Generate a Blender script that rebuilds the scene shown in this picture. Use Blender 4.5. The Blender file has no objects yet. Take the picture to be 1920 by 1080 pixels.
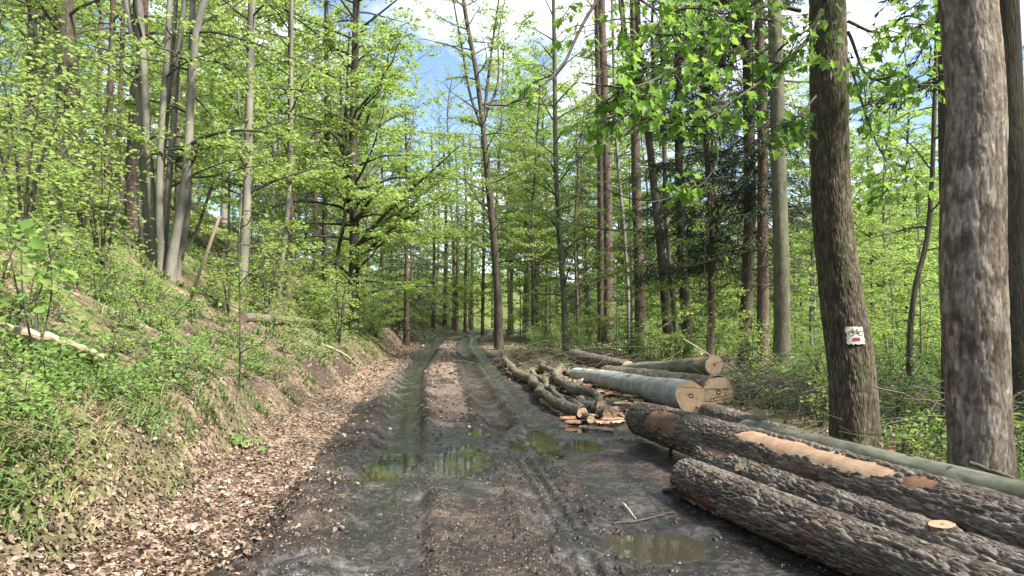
import bpy, math
import numpy as np

# ------------------------------------------------------------------ camera, sky, sun, exposure
SC = bpy.context.scene
F = 1390.0                                  # focal length in pixels of the 1920 px wide photograph
PITCH = math.atan(50.0 / F)                 # horizon lies 50 px below the middle
CAM = np.array([0.0, 0.0, 1.6])
cd = bpy.data.cameras.new('camera'); co = bpy.data.objects.new('camera', cd)
SC.collection.objects.link(co); SC.camera = co
cd.sensor_width = 36.0; cd.lens = 36.0 * F / 1920.0; cd.clip_start = 0.05; cd.clip_end = 3000
co.location = CAM; co.rotation_euler = (math.pi / 2 + PITCH, 0, 0)

SUN_EL = math.radians(50); SUN_AZ = math.atan2(0.80, -0.50)      # azimuth from +Y towards +X
w = bpy.data.worlds.new('World'); SC.world = w; w.use_nodes = True
nt = w.node_tree; nt.nodes.clear()
def wn(t, **k):
    n = nt.nodes.new(t)
    for a, b in k.items(): setattr(n, a, b)
    return n
sky = wn('ShaderNodeTexSky', sky_type='NISHITA', sun_disc=False, sun_elevation=SUN_EL, sun_rotation=SUN_AZ, air_density=1.0, dust_density=0.3, ozone_density=2.0)
tc = wn('ShaderNodeTexCoord'); mp = wn('ShaderNodeMapping'); mp.inputs['Scale'].default_value = (2.2, 2.2, 3.4); mp.inputs['Location'].default_value = (4.1, 1.7, 0.2)
cn = wn('ShaderNodeTexNoise'); cn.inputs['Scale'].default_value = 2.0; cn.inputs['Detail'].default_value = 7; cn.inputs['Roughness'].default_value = 0.55
cr = wn('ShaderNodeValToRGB'); cr.color_ramp.elements[0].position = 0.47; cr.color_ramp.elements[1].position = 0.61
mx = wn('ShaderNodeMix', data_type='RGBA'); mx.inputs['B'].default_value = (6.3, 6.5, 6.8, 1)
bg = wn('ShaderNodeBackground'); bg.inputs['Strength'].default_value = 0.085; wo = wn('ShaderNodeOutputWorld')
L = nt.links.new
L(tc.outputs['Generated'], mp.inputs['Vector']); L(mp.outputs['Vector'], cn.inputs['Vector']); L(cn.outputs['Fac'], cr.inputs['Fac'])
L(cr.outputs['Color'], mx.inputs['Factor']); L(sky.outputs['Color'], mx.inputs['A']); L(mx.outputs['Result'], bg.inputs['Color']); L(bg.outputs['Background'], wo.inputs['Surface'])

sd = bpy.data.lights.new('sun', 'SUN'); so = bpy.data.objects.new('sun', sd); SC.collection.objects.link(so)
sd.energy = 4.2; sd.angle = math.radians(6.0); sd.color = (1.0, 0.94, 0.84)
SUNV = np.array([math.sin(SUN_AZ) * math.cos(SUN_EL), math.cos(SUN_AZ) * math.cos(SUN_EL), math.sin(SUN_EL)])
so.rotation_euler = (math.pi / 2 - SUN_EL, 0, math.atan2(SUNV[0], -SUNV[1]))
so.location = SUNV * 60

vs = SC.view_settings; SC.display_settings.display_device = 'sRGB'
vs.view_transform = 'Standard'; vs.look = 'None'; vs.exposure = 1.68; vs.gamma = 1.0; vs.use_curve_mapping = False
cy = SC.cycles
cy.max_bounces = 6; cy.diffuse_bounces = 4; cy.glossy_bounces = 2; cy.transmission_bounces = 4; cy.transparent_max_bounces = 4
cy.caustics_reflective = False; cy.caustics_refractive = False; cy.use_denoising = True; cy.sample_clamp_indirect = 6.0

# ------------------------------------------------------------------ maths helpers
def ray(u, v):
    cx = (u - 960) / F; cyy = (540 - v) / F
    d = np.array([cx, math.cos(PITCH) - cyy * math.sin(PITCH), math.sin(PITCH) + cyy * math.cos(PITCH)])
    return d / d[1]
def at(u, v, y): return CAM + ray(u, v) * y
def unit(a):
    a = np.asarray(a, float); return a / (np.linalg.norm(a, axis=-1, keepdims=True) + 1e-12)
def sstep(a, b, x):
    t = np.clip((x - a) / (b - a), 0, 1); return t * t * (3 - 2 * t)
def hash2(xi, yi, seed):
    n = (xi.astype(np.int64) * 374761393 + yi.astype(np.int64) * 668265263 + seed * 974634541) & 0xffffffff
    n = ((n ^ (n >> 13)) * 1274126177) & 0xffffffff
    n = ((n ^ (n >> 16)) * 2246822519) & 0xffffffff
    return ((n ^ (n >> 15)) & 0xffff) / 65535.0
def vnoise(x, y, seed=0):
    x, y = np.broadcast_arrays(np.asarray(x, float), np.asarray(y, float))
    xi = np.floor(x); yi = np.floor(y); fx = x - xi; fy = y - yi
    fx = fx * fx * (3 - 2 * fx); fy = fy * fy * (3 - 2 * fy)
    a = hash2(xi, yi, seed); b = hash2(xi + 1, yi, seed); c = hash2(xi, yi + 1, seed); d = hash2(xi + 1, yi + 1, seed)
    return (a * (1 - fx) + b * fx) * (1 - fy) + (c * (1 - fx) + d * fx) * fy
def fbm(x, y, octv=4, seed=0):
    s = 0; amp = 1; tot = 0
    for i in range(octv):
        s = s + amp * vnoise(x * 2 ** i + 17.3 * i, y * 2 ** i - 9.1 * i, seed + i); tot += amp; amp *= 0.52
    return s / tot - 0.5
def worley(x, y, px, seed):
    xi = np.floor(x).astype(np.int64); yi = np.floor(y).astype(np.int64)
    f1 = np.full(x.shape, 9.0); f2 = np.full(x.shape, 9.0); cid = np.zeros(x.shape)
    for dx in (-1, 0, 1):
        for dy in (-1, 0, 1):
            cx = xi + dx; cyy = yi + dy; wx = np.mod(cx, px)
            jx = hash2(wx, cyy, seed); jy = hash2(wx, cyy, seed + 7)
            d = np.hypot(cx + jx - x, cyy + jy - y)
            nearer = d < f1
            f2 = np.where(nearer, f1, np.minimum(f2, d)); cid = np.where(nearer, hash2(wx, cyy, seed + 13), cid); f1 = np.where(nearer, d, f1)
    return f1, f2, cid

# ------------------------------------------------------------------ mesh helpers
COL = SC.collection
class Acc:
    """collects verts, quads and tris with a uv, a tint per vertex and a material index per face"""
    def __init__(s): s.V = []; s.U = []; s.T = []; s.Q = []; s.QM = []; s.R = []; s.RM = []; s.n = 0
    def add(s, V, quads=None, tris=None, uv=None, tint=None, m=0):
        V = np.asarray(V, float); k = len(V)
        s.V.append(V); s.U.append(np.zeros((k, 2)) if uv is None else uv)
        s.T.append(np.full(k, .5) if tint is None else tint)
        if quads is not None and len(quads): s.Q.append(np.asarray(quads) + s.n); s.QM.append(np.full(len(quads), m))
        if tris is not None and len(tris): s.R.append(np.asarray(tris) + s.n); s.RM.append(np.full(len(tris), m))
        s.n += k
    def mesh(s, name, mats, origin=(0, 0, 0), smooth=True):
        V = np.concatenate(s.V) - np.asarray(origin, float); U = np.concatenate(s.U); T = np.concatenate(s.T)
        Q = np.concatenate(s.Q) if s.Q else np.zeros((0, 4), int); R = np.concatenate(s.R) if s.R else np.zeros((0, 3), int)
        mi = np.concatenate(s.QM + s.RM)
        li = np.concatenate([Q.ravel(), R.ravel()]).astype(np.int32)
        me = bpy.data.meshes.new(name)
        me.vertices.add(len(V)); me.vertices.foreach_set('co', V.astype(np.float32).ravel())
        me.loops.add(len(li)); me.loops.foreach_set('vertex_index', li)
        st = np.concatenate([np.arange(len(Q)) * 4, len(Q) * 4 + np.arange(len(R)) * 3]).astype(np.int32)
        me.polygons.add(len(st)); me.polygons.foreach_set('loop_start', st)
        me.polygons.foreach_set('material_index', mi.astype(np.int32))
        me.polygons.foreach_set('use_smooth', np.full(len(st), smooth))
        uvl = me.uv_layers.new(name='UVMap'); uvl.data.foreach_set('uv', U[li].astype(np.float32).ravel())
        a = me.attributes.new('tint', 'FLOAT', 'POINT'); a.data.foreach_set('value', T.astype(np.float32))
        for m in (mats if isinstance(mats, (list, tuple)) else [mats]): me.materials.append(m)
        me.update(calc_edges=True)
        return me
    def obj(s, name, mats, parent=None, origin=(0, 0, 0), smooth=True):
        o = bpy.data.objects.new(name, s.mesh(name, mats, origin, smooth)); COL.objects.link(o)
        if parent is not None: o.parent = parent
        else: o.location = origin
        return o
def tag(o, label=None, cat=None, group=None, kind=None):
    if label: o['label'] = label
    if cat: o['category'] = cat
    if group: o['group'] = group
    if kind: o['kind'] = kind
    return o
def empty(name, loc, label=None, cat=None, group=None):
    o = bpy.data.objects.new(name, None); COL.objects.link(o); o.location = loc; o.empty_display_size = .3
    return tag(o, label, cat, group)
def copy_tree(o, parent=None):
    c = o.copy(); COL.objects.link(c); c.parent = parent
    for ch in o.children: copy_tree(ch, c)
    return c

def resample(P, n):
    P = np.asarray(P, float)
    if len(P) < 3: 
        t = np.linspace(0, 1, n)[:, None]; return P[0] * (1 - t) + P[-1] * t
    d = np.r_[0, np.cumsum(np.linalg.norm(np.diff(P, axis=0), axis=1))]
    s = np.linspace(0, d[-1], n); m = np.gradient(P, d, axis=0)
    i = np.clip(np.searchsorted(d, s, 'right') - 1, 0, len(P) - 2); h = d[i + 1] - d[i]; t = ((s - d[i]) / h)[:, None]; h = h[:, None]
    return (2 * t**3 - 3 * t**2 + 1) * P[i] + (t**3 - 2 * t**2 + t) * h * m[i] + (-2 * t**3 + 3 * t**2) * P[i + 1] + (t**3 - t**2) * h * m[i + 1]
def frames(P):
    T = unit(np.gradient(P, axis=0)); n = len(P)
    a = np.array([0, 0, 1.0]) if abs(T[0][2]) < .8 else np.array([0, 1.0, 0])
    A = np.zeros((n, 3)); x = unit(np.cross(a, T[0]))
    for i in range(n):
        x = unit(x - T[i] * np.dot(x, T[i])); A[i] = x
    return T, A, np.cross(T, A)
def tube(P, rad, k, disp=None, uoff=0.0):
    """verts, quads, uv in metres (u round, v along); disp is (n, k+1) added radius"""
    P = np.asarray(P, float); n = len(P); T, A, B = frames(P)
    rad = np.broadcast_to(np.asarray(rad, float), (n,))
    th = np.linspace(0, 2 * math.pi, k + 1)
    R = rad[:, None] + (0 if disp is None else disp)
    V = P[:, None, :] + R[..., None] * (np.cos(th)[None, :, None] * A[:, None, :] + np.sin(th)[None, :, None] * B[:, None, :])
    s = np.r_[0, np.cumsum(np.linalg.norm(np.diff(P, axis=0), axis=1))]
    uv = np.stack(np.broadcast_arrays(th[None, :] * rad.mean() + uoff, s[:, None] + uoff), -1).reshape(-1, 2)
    i = np.arange(n - 1)[:, None] * (k + 1) + np.arange(k)[None, :]
    Q = np.stack([i, i + 1, i + k + 2, i + k + 1], -1).reshape(-1, 4)
    return V.reshape(-1, 3), Q, uv
def tube_many(P, r, k=3):
    """P (m, n, 3) thin twigs, r (m, n): simple vectorised prisms"""
    m, n, _ = P.shape
    T = unit(np.gradient(P, axis=1)); up = np.array([0.13, 0.21, 0.97])
    A = unit(np.cross(np.broadcast_to(up, T.shape), T)); B = np.cross(T, A)
    th = np.arange(k) * 2 * math.pi / k
    V = P[:, :, None, :] + r[:, :, None, None] * (np.cos(th)[:, None] * A[:, :, None, :] + np.sin(th)[:, None] * B[:, :, None, :])
    base = (np.arange(m)[:, None, None] * n + np.arange(n - 1)[None, :, None]) * k
    j = np.arange(k)[None, None, :]; j2 = (j + 1) % k
    Q = np.stack([base + j, base + j2, base + k + j2, base + k + j], -1).reshape(-1, 4)
    return V.reshape(-1, 3), Q
MAPLE = [(0, 0), (.30, -.10), (.22, .12), (.50, .22), (.36, .36), (.52, .62), (.26, .56), (.16, .74), (0, 1.0), (-.16, .74), (-.26, .56), (-.52, .62), (-.36, .36), (-.50, .22), (-.22, .12), (-.30, -.10)]
def leafgeo(P, D, N, Ln, Wd, kind, rg, fold=.12):
    P = np.asarray(P); m = len(P); D = unit(D); S = unit(np.cross(D, N)); N = np.cross(S, D)
    Ln = np.broadcast_to(Ln, (m,))[:, None]; Wd = np.broadcast_to(Wd, (m,))[:, None]
    f = (fold * (rg.random((m, 1)) + .3)) * Wd
    if kind == 'quad':
        V = np.stack([P, P + D * Ln * .45 + S * Wd * .5 + N * f, P + D * Ln, P + D * Ln * .45 - S * Wd * .5 + N * f], 1)
        Q = np.arange(m)[:, None] * 4 + np.array([0, 1, 2, 3]); return V.reshape(-1, 3), Q, None, 4
    if kind == 'oval':
        c = -.10 * Ln
        V = np.stack([P, P + D * Ln * .28 + S * Wd * .46 + N * f, P + D * Ln * .68 + S * Wd * .40 + N * (f + c * .4), P + D * Ln + N * c,
                      P + D * Ln * .68 - S * Wd * .40 + N * (f + c * .4), P + D * Ln * .28 - S * Wd * .46 + N * f], 1)
        b = np.arange(m)[:, None] * 6
        return V.reshape(-1, 3), np.concatenate([b + np.array([0, 1, 2, 3]), b + np.array([0, 3, 4, 5])]), None, 6
    pts = np.array(MAPLE); k = len(pts)
    V = P[:, None] + D[:, None] * (Ln * pts[:, 1])[..., None] + S[:, None] * (Wd * pts[:, 0])[..., None] + N[:, None] * (f * 1.6 * (np.abs(pts[:, 0]) * 2) - .12 * Ln * pts[:, 1] ** 2)[..., None]
    cen = (P + D * Ln * .34)[:, None]
    V = np.concatenate([V, cen], 1); b = np.arange(m)[:, None, None] * (k + 1); i = np.arange(k)
    t = np.stack([np.full(k, k), i, (i + 1) % k], -1)[None]
    return V.reshape(-1, 3), None, (b + t).reshape(-1, 3), k + 1
def add_leaves(acc, P, D, N, Ln, Wd, kind, rg, m=1, fold=.12):
    if len(P) == 0: return
    V, Q, R, k = leafgeo(P, D, N, Ln, Wd, kind, rg, fold)
    acc.add(V, Q, R, None, np.repeat(rg.random(len(P)), k), m)

# ------------------------------------------------------------------ materials
def newmat(name):
    m = bpy.data.materials.new(name); m.use_nodes = True; n = m.node_tree; n.nodes.clear(); return m, n
class NB:
    def __init__(s, n): s.n = n
    def __call__(s, t, ins=None, **k):
        nd = s.n.nodes.new(t)
        for a, b in k.items(): setattr(nd, a, b)
        for a, b in (ins or {}).items():
            if isinstance(b, bpy.types.NodeSocket): s.n.links.new(b, nd.inputs[a])
            else: nd.inputs[a].default_value = b
        return nd
    def ramp(s, fac, stops):
        nd = s.n.nodes.new('ShaderNodeValToRGB'); e = nd.color_ramp.elements
        while len(e) < len(stops): e.new(.5)
        for x, (p, c) in zip(e, stops): x.position = p; x.color = (c[0], c[1], c[2], 1)
        s.n.links.new(fac, nd.inputs['Fac']); return nd.outputs['Color']
    def mix(s, f, a, b, blend='MIX'):
        nd = s.n.nodes.new('ShaderNodeMix'); nd.data_type = 'RGBA'; nd.blend_type = blend
        for k, x in (('Factor', f), ('A', a), ('B', b)):
            if isinstance(x, bpy.types.NodeSocket): s.n.links.new(x, nd.inputs[k])
            else: nd.inputs[k].default_value = x if k == 'Factor' else (x[0], x[1], x[2], 1)
        return nd.outputs['Result']
    def math(s, op, a, b=0.0, clamp=False):
        nd = s.n.nodes.new('ShaderNodeMath'); nd.operation = op; nd.use_clamp = clamp
        for i, x in enumerate((a, b)):
            if isinstance(x, bpy.types.NodeSocket): s.n.links.new(x, nd.inputs[i])
            else: nd.inputs[i].default_value = x
        return nd.outputs[0]
    def noise(s, vec, scale, detail=4, rough=.55):
        return s('ShaderNodeTexNoise', {'Vector': vec, 'Scale': scale, 'Detail': detail, 'Roughness': rough}).outputs['Fac']
    def mapped(s, vec, sc): return s('ShaderNodeMapping', {'Vector': vec, 'Scale': sc}).outputs['Vector']
    def out(s, sh): s('ShaderNodeOutputMaterial', {'Surface': sh})
def leafmat(name, c0, c1, trans=.5, tcol=None, gloss=.25):
    m, n = newmat(name); b = NB(n)
    t = b('ShaderNodeAttribute', attribute_name='tint').outputs['Fac']
    g = b('ShaderNodeNewGeometry')
    big = b.noise(g.outputs['Position'], .55, 2)
    f = b.math('ADD', b.math('MULTIPLY', t, .6), b.math('MULTIPLY', b.math('SUBTRACT', big, .3), .9), True)
    c = b.mix(f, c0, c1)
    p = b('ShaderNodeBsdfPrincipled', {'Base Color': c, 'Roughness': .45, 'Specular IOR Level': gloss})
    tr = b('ShaderNodeBsdfTranslucent', {'Color': b.mix(f, tcol[0], tcol[1]) if tcol else c})
    b.out(b('ShaderNodeMixShader', {'Fac': trans, 1: p.outputs[0], 2: tr.outputs[0]}).outputs[0]); return m
M = {}
M['leaf_beech'] = leafmat('spring_beech_leaf', (.190, .285, .075), (.300, .385, .110), .5, ((.36, .52, .13), (.53, .65, .19)))
M['leaf_lime'] = leafmat('lime_leaf', (.150, .270, .070), (.250, .365, .095), .45, ((.28, .48, .11), (.45, .58, .15)))
M['leaf_maple'] = leafmat('maple_leaf', (.085, .180, .035), (.165, .285, .060), .5, ((.20, .41, .06), (.38, .56, .10)))
M['leaf_shrub'] = leafmat('undergrowth_leaf', (.115, .215, .060), (.215, .320, .085), .42, ((.22, .40, .09), (.38, .52, .12)))
M['needle'] = leafmat('spruce_needle', (.022, .045, .018), (.050, .080, .028), .15, None, .3)
M['grass'] = leafmat('grass_blade', (.090, .165, .045), (.210, .285, .095), .35)
M['drygrass'] = leafmat('dry_grass_blade', (.28, .22, .12), (.46, .38, .23), .25)
M['litter'] = leafmat('dead_leaf', (.095, .058, .040), (.46, .345, .260), .12, None, .3)
def littermat():
    m, n = newmat('dead_leaf_litter'); b = NB(n); g = b('ShaderNodeNewGeometry').outputs['Position']
    t = b('ShaderNodeAttribute', attribute_name='tint').outputs['Fac']
    n1 = b.noise(g, 3.5, 4, .6); n2 = b.noise(g, 60.0, 3, .6)
    f = b.math('ADD', b.math('MULTIPLY', t, .75), b.math('ADD', b.math('MULTIPLY', b.math('SUBTRACT', n1, .5), 1.3), b.math('MULTIPLY', b.math('SUBTRACT', n2, .5), .5)), True)
    c = b.ramp(f, [(.05, (.045, .030, .021)), (.30, (.135, .090, .062)), (.60, (.290, .215, .158)), (.95, (.520, .430, .345))])
    p = b('ShaderNodeBsdfPrincipled', {'Base Color': c, 'Roughness': .55, 'Specular IOR Level': .35}); tr = b('ShaderNodeBsdfTranslucent', {'Color': c})
    b.out(b('ShaderNodeMixShader', {'Fac': .12, 1: p.outputs[0], 2: tr.outputs[0]}).outputs[0]); return m
M['litter'] = littermat()
M['moss'] = leafmat('moss', (.035, .065, .008), (.085, .13, .015), .2)
def barkmat(name, cols, su, sv, bump, rough=.85, lichen=None, spotcol=None, dist=.012, plates=2.5):
    """bark in metres: su cells per metre round, sv per metre along"""
    m, n = newmat(name); b = NB(n)
    uv = b('ShaderNodeUVMap').outputs['UV']
    obj = b('ShaderNodeNewGeometry').outputs['Position']
    warp = b('ShaderNodeTexNoise', {'Vector': b.mapped(uv, (su * .5, sv * .5, 1)), 'Scale': 1.0, 'Detail': 2}).outputs['Color']
    vec = b('ShaderNodeVectorMath', {0: b.mapped(uv, (su, sv, 1)), 1: b.mix(.9, (0, 0, 0), warp)}, operation='ADD').outputs[0]
    n1 = b.noise(vec, 1.0, 6, .65); vo = b('ShaderNodeTexVoronoi', {'Vector': vec, 'Scale': .8}, feature='DISTANCE_TO_EDGE').outputs['Distance']
    big = b.noise(obj, 1.7, 3)
    c = b.ramp(n1, [(.25, cols[0]), (.5, cols[1]), (.75, cols[2])])
    c = b.mix(b.ramp(big, [(.35, (0, 0, 0)), (.7, (.55, .55, .55))]), c, b.mix(.5, c, cols[2], 'MULTIPLY'))
    if lichen:
        lm = b.ramp(b.noise(obj, 2.6, 5, .65), [(.50, (0, 0, 0)), (.64, (.75, .75, .75))]); c = b.mix(lm, c, lichen)
    if spotcol:
        sm = b.ramp(b.noise(obj, 3.3, 4, .6), [(.54, (0, 0, 0)), (.62, (.85, .85, .85))]); c = b.mix(sm, c, spotcol)
    tn = b('ShaderNodeAttribute', attribute_name='tint').outputs['Fac']; c = b.mix(1.0, c, b.ramp(tn, [(.1, (.60, .57, .54)), (.5, (1.2, 1.2, 1.2)), (.9, (2.1, 2.1, 2.1))]), 'MULTIPLY')
    hgt = b.math('ADD', b.math('MULTIPLY', n1, .7), b.math('MINIMUM', b.math('MULTIPLY', vo, plates), .6))
    bp = b('ShaderNodeBump', {'Height': hgt, 'Strength': bump, 'Distance': dist})
    p = b('ShaderNodeBsdfPrincipled', {'Base Color': c, 'Roughness': rough, 'Specular IOR Level': .25, 'Normal': bp.outputs[0]})
    b.out(p.outputs[0]); return m
M['bark_oak'] = barkmat('furrowed_dark_bark', ((.034, .028, .021), (.078, .064, .049), (.150, .126, .098)), 26, 5, .9)
M['bark_sign'] = barkmat('ridged_olive_bark', ((.034, .028, .019), (.088, .074, .053), (.185, .160, .118)), 60, 9, .9, lichen=(.072, .074, .034))
M['bark_plate'] = barkmat('flaking_plate_bark', ((.060, .046, .036), (.190, .155, .125), (.390, .340, .285)), 30, 11, 1.0, lichen=(.25, .230, .200), spotcol=(.095, .072, .058), plates=.4, dist=.02)
M['bark_log'] = barkmat('rough_log_bark', ((.045, .036, .029), (.125, .106, .088), (.270, .238, .204)), 70, 14, .8, lichen=(.16, .145, .12), spotcol=(.125, .090, .066))
M['bark_grey'] = barkmat('smooth_grey_bark', ((.105, .096, .082), (.175, .160, .138), (.255, .236, .205)), 7, 2, .25, .7, lichen=(.15, .15, .10))
M['bark_beechlog'] = barkmat('smooth_green_grey_bark', ((.085, .092, .062), (.145, .150, .108), (.225, .222, .172)), 9, 3, .5, .8, lichen=(.20, .195, .16), spotcol=(.095, .085, .058))
M['bark_oldbeech'] = barkmat('mossy_beech_bark', ((.050, .047, .032), (.105, .098, .066), (.175, .162, .115)), 9, 3, .5, .8, lichen=(.085, .095, .045))
M['bark_silver'] = barkmat('silver_beech_bark', ((.19, .20, .195), (.31, .325, .315), (.46, .47, .45)), 4, 12, .4, .6, lichen=(.22, .21, .165), spotcol=(.24, .20, .15))
M['bark_pine'] = barkmat('reddish_conifer_bark', ((.050, .034, .027), (.110, .077, .062), (.195, .145, .118)), 20, 9, .8)
M['bark_twig'] = barkmat('twig_bark', ((.035, .030, .025), (.070, .060, .050), (.120, .105, .088)), 30, 10, .3)
M['bark_dead'] = barkmat('dead_pale_wood', ((.22, .17, .12), (.36, .29, .215), (.50, .42, .33)), 30, 3, .4)
M['bark_moss'] = barkmat('mossy_branch_bark', ((.055, .045, .034), (.130, .110, .085), (.250, .220, .180)), 30, 12, .9, lichen=(.095, .105, .045))
def woodmat(name, c0, c1, c2, su, sv, dark=None):
    m, n = newmat(name); b = NB(n); uv = b('ShaderNodeUVMap').outputs['UV']
    n1 = b.noise(b.mapped(uv, (su, sv, 1)), 1.0, 5, .6); n2 = b.noise(b('ShaderNodeNewGeometry').outputs['Position'], 5.0, 4)
    c = b.mix(b.ramp(n2, [(.4, (0, 0, 0)), (.68, (.8, .8, .8))]), b.mix(n1, c0, c1), c2)
    bp = b('ShaderNodeBump', {'Height': n1, 'Strength': .5, 'Distance': .006})
    b.out(b('ShaderNodeBsdfPrincipled', {'Base Color': c, 'Roughness': .6, 'Normal': bp.outputs[0]}).outputs[0]); return m
M['barewood'] = woodmat('stripped_wood', (.34, .20, .115), (.58, .42, .285), (.26, .125, .07), 60, 3)
M['innerbark'] = woodmat('orange_inner_bark', (.22, .105, .055), (.40, .22, .125), (.12, .070, .048), 18, 8)
def cutmat():
    m, n = newmat('sawn_wood_end'); b = NB(n); uv = b('ShaderNodeUVMap').outputs['UV']
    ln = b('ShaderNodeVectorMath', {0: uv}, operation='LENGTH').outputs['Value']
    wob = b.noise(uv, 3.0, 3); rr = b.math('ADD', ln, b.math('MULTIPLY', wob, .16))
    rings = b.math('SINE', b.math('MULTIPLY', rr, 95.0))
    c = b.mix(b.math('MULTIPLY_ADD', rings, .22, True), (.58, .42, .27), (.40, .26, .155))
    heart = b.ramp(rr, [(.22, (1, 1, 1)), (.42, (0, 0, 0))]); c = b.mix(b.math('MULTIPLY', heart, .45), c, (.30, .165, .095))
    st = b.noise(b.mapped(uv, (2.2, 2.2, 1)), 1.4, 5, .7); c = b.mix(b.ramp(st, [(.52, (0, 0, 0)), (.66, (.7, .7, .7))]), c, (.22, .135, .085))
    ck = b.ramp(b.noise(b.mapped(uv, (9, 1.5, 1)), 1.3, 3), [(.66, (0, 0, 0)), (.70, (1, 1, 1))]); c = b.mix(b.math('MULTIPLY', ck, .6), c, (.12, .075, .05))
    bp = b('ShaderNodeBump', {'Height': b.noise(b.mapped(uv, (4, 60, 1)), 1.0, 3), 'Strength': .35, 'Distance': .005})
    b.out(b('ShaderNodeBsdfPrincipled', {'Base Color': c, 'Roughness': .7, 'Normal': bp.outputs[0]}).outputs[0]); return m
M['torn'] = woodmat('torn_red_bark', (.150, .070, .040), (.300, .155, .090), (.080, .050, .036), 30, 6)
M['cut'] = cutmat()
def plain(name, c, rough=.6, var=.25):
    m, n = newmat(name); b = NB(n)
    f = b.noise(b('ShaderNodeNewGeometry').outputs['Position'], 45.0, 4, .7)
    cc = b.mix(b.ramp(f, [(.35, (1, 1, 1)), (.65, (0, 0, 0))]), c, tuple(x * (1 - var) for x in c))
    b.out(b('ShaderNodeBsdfPrincipled', {'Base Color': cc, 'Roughness': rough}).outputs[0]); return m
M['black_paint'] = plain('black_paint', (.03, .03, .03)); M['red_paint'] = plain('red_paint', (.36, .035, .055)); M['orange_paint'] = plain('orange_spray', (.85, .10, .035), .5, .35)
def whitepaint():
    m, n = newmat('cracked_white_paint'); b = NB(n); uv = b('ShaderNodeUVMap').outputs['UV']
    f = b.noise(b.mapped(uv, (140, 22, 1)), 1.0, 4, .6)
    c = b.mix(b.ramp(f, [(.50, (0, 0, 0)), (.62, (1, 1, 1))]), (.72, .68, .60), (.33, .28, .20))
    b.out(b('ShaderNodeBsdfPrincipled', {'Base Color': c, 'Roughness': .7, 'Normal': b('ShaderNodeBump', {'Height': f, 'Strength': .6, 'Distance': .006}).outputs[0]}).outputs[0]); return m
M['white_paint'] = whitepaint()
def watermat():
    m, n = newmat('muddy_water'); b = NB(n); g = b('ShaderNodeNewGeometry').outputs['Position']
    bp = b('ShaderNodeBump', {'Height': b.noise(g, 6.0, 2), 'Strength': .03, 'Distance': .02})
    b.out(b('ShaderNodeBsdfPrincipled', {'Base Color': (.045, .040, .028, 1), 'Roughness': .02, 'IOR': 1.333, 'Specular IOR Level': 1.0, 'Normal': bp.outputs[0]}).outputs[0]); return m
M['water'] = watermat()
def roadmat():
    m, n = newmat('wet_mud'); b = NB(n); g = b('ShaderNodeNewGeometry').outputs['Position']
    wet = b('ShaderNodeAttribute', attribute_name='wet').outputs['Fac']; chaff = b('ShaderNodeAttribute', attribute_name='chaff').outputs['Fac']
    n1 = b.noise(g, 2.3, 6, .62); n2 = b.noise(g, 16.0, 5, .65); n3 = b.noise(g, 70.0, 3, .7)
    jit_ = b.math('ADD', b.math('MULTIPLY', b.math('SUBTRACT', n2, .5), 1.5), b.math('ADD', b.math('MULTIPLY', b.math('SUBTRACT', n3, .5), .8), b.math('MULTIPLY', b.math('SUBTRACT', n1, .5), .8)))
    wet = b.math('MULTIPLY', b.ramp(b.math('ADD', wet, jit_), [(.40, (0, 0, 0)), (.62, (1, 1, 1))]), 1.0); chaff = b.math('MULTIPLY', b.ramp(b.math('ADD', chaff, jit_), [(.36, (0, 0, 0)), (.60, (1, 1, 1))]), 1.0)
    c = b.ramp(b.math('ADD', b.math('MULTIPLY', n1, .40), b.math('ADD', b.math('MULTIPLY', n2, .30), b.math('MULTIPLY', n3, .30))), [(.42, (.009, .007, .005)), (.50, (.036, .026, .020)), (.58, (.120, .090, .070))])
    c = b.mix(wet, c, b.ramp(b.math('ADD', b.math('MULTIPLY', n1, .55), b.math('MULTIPLY', n2, .45)), [(.40, (.009, .007, .006)), (.50, (.026, .021, .018)), (.57, (.060, .054, .050)), (.66, (.125, .118, .112))]))
    vo = b('ShaderNodeTexVoronoi', {'Vector': g, 'Scale': 42.0, 'Randomness': 1.0})
    pick = b.math('GREATER_THAN', b('ShaderNodeSeparateColor', {'Color': vo.outputs['Color']}).outputs[0], .80)
    sp = b.math('MULTIPLY', b.math('LESS_THAN', vo.outputs['Distance'], .30), pick)
    c = b.mix(b.math('MULTIPLY', sp, b.math('SUBTRACT', .75, b.math('MULTIPLY', wet, .45))), c, (.33, .28, .24))
    ch = b.mix(n2, (.13, .090, .066), (.37, .285, .215)); c = b.mix(b.math('MULTIPLY', chaff, b.ramp(n3, [(.3, (.35, .35, .35)), (.6, (1, 1, 1))])), c, ch)
    rw = b.ramp(b.math('ADD', n2, b.math('MULTIPLY', b.math('SUBTRACT', n1, .5), .8)), [(.40, (.07, .07, .07)), (.62, (.32, .32, .32))])
    ro = b.mix(wet, (.74, .74, .74), rw); ro = b.mix(chaff, ro, (.85, .85, .85))
    hh = b.math('ADD', b.math('MULTIPLY', n2, 1.0), b.math('MULTIPLY', n3, .45))
    bp = b('ShaderNodeBump', {'Height': hh, 'Strength': b.math('SUBTRACT', 1.0, b.math('MULTIPLY', wet, .55)), 'Distance': .045})
    b.out(b('ShaderNodeBsdfPrincipled', {'Base Color': c, 'Roughness': ro, 'Specular IOR Level': b.math('ADD', .4, b.math('MULTIPLY', wet, .6)), 'Normal': bp.outputs[0]}).outputs[0]); return m
M['road'] = roadmat()
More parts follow.
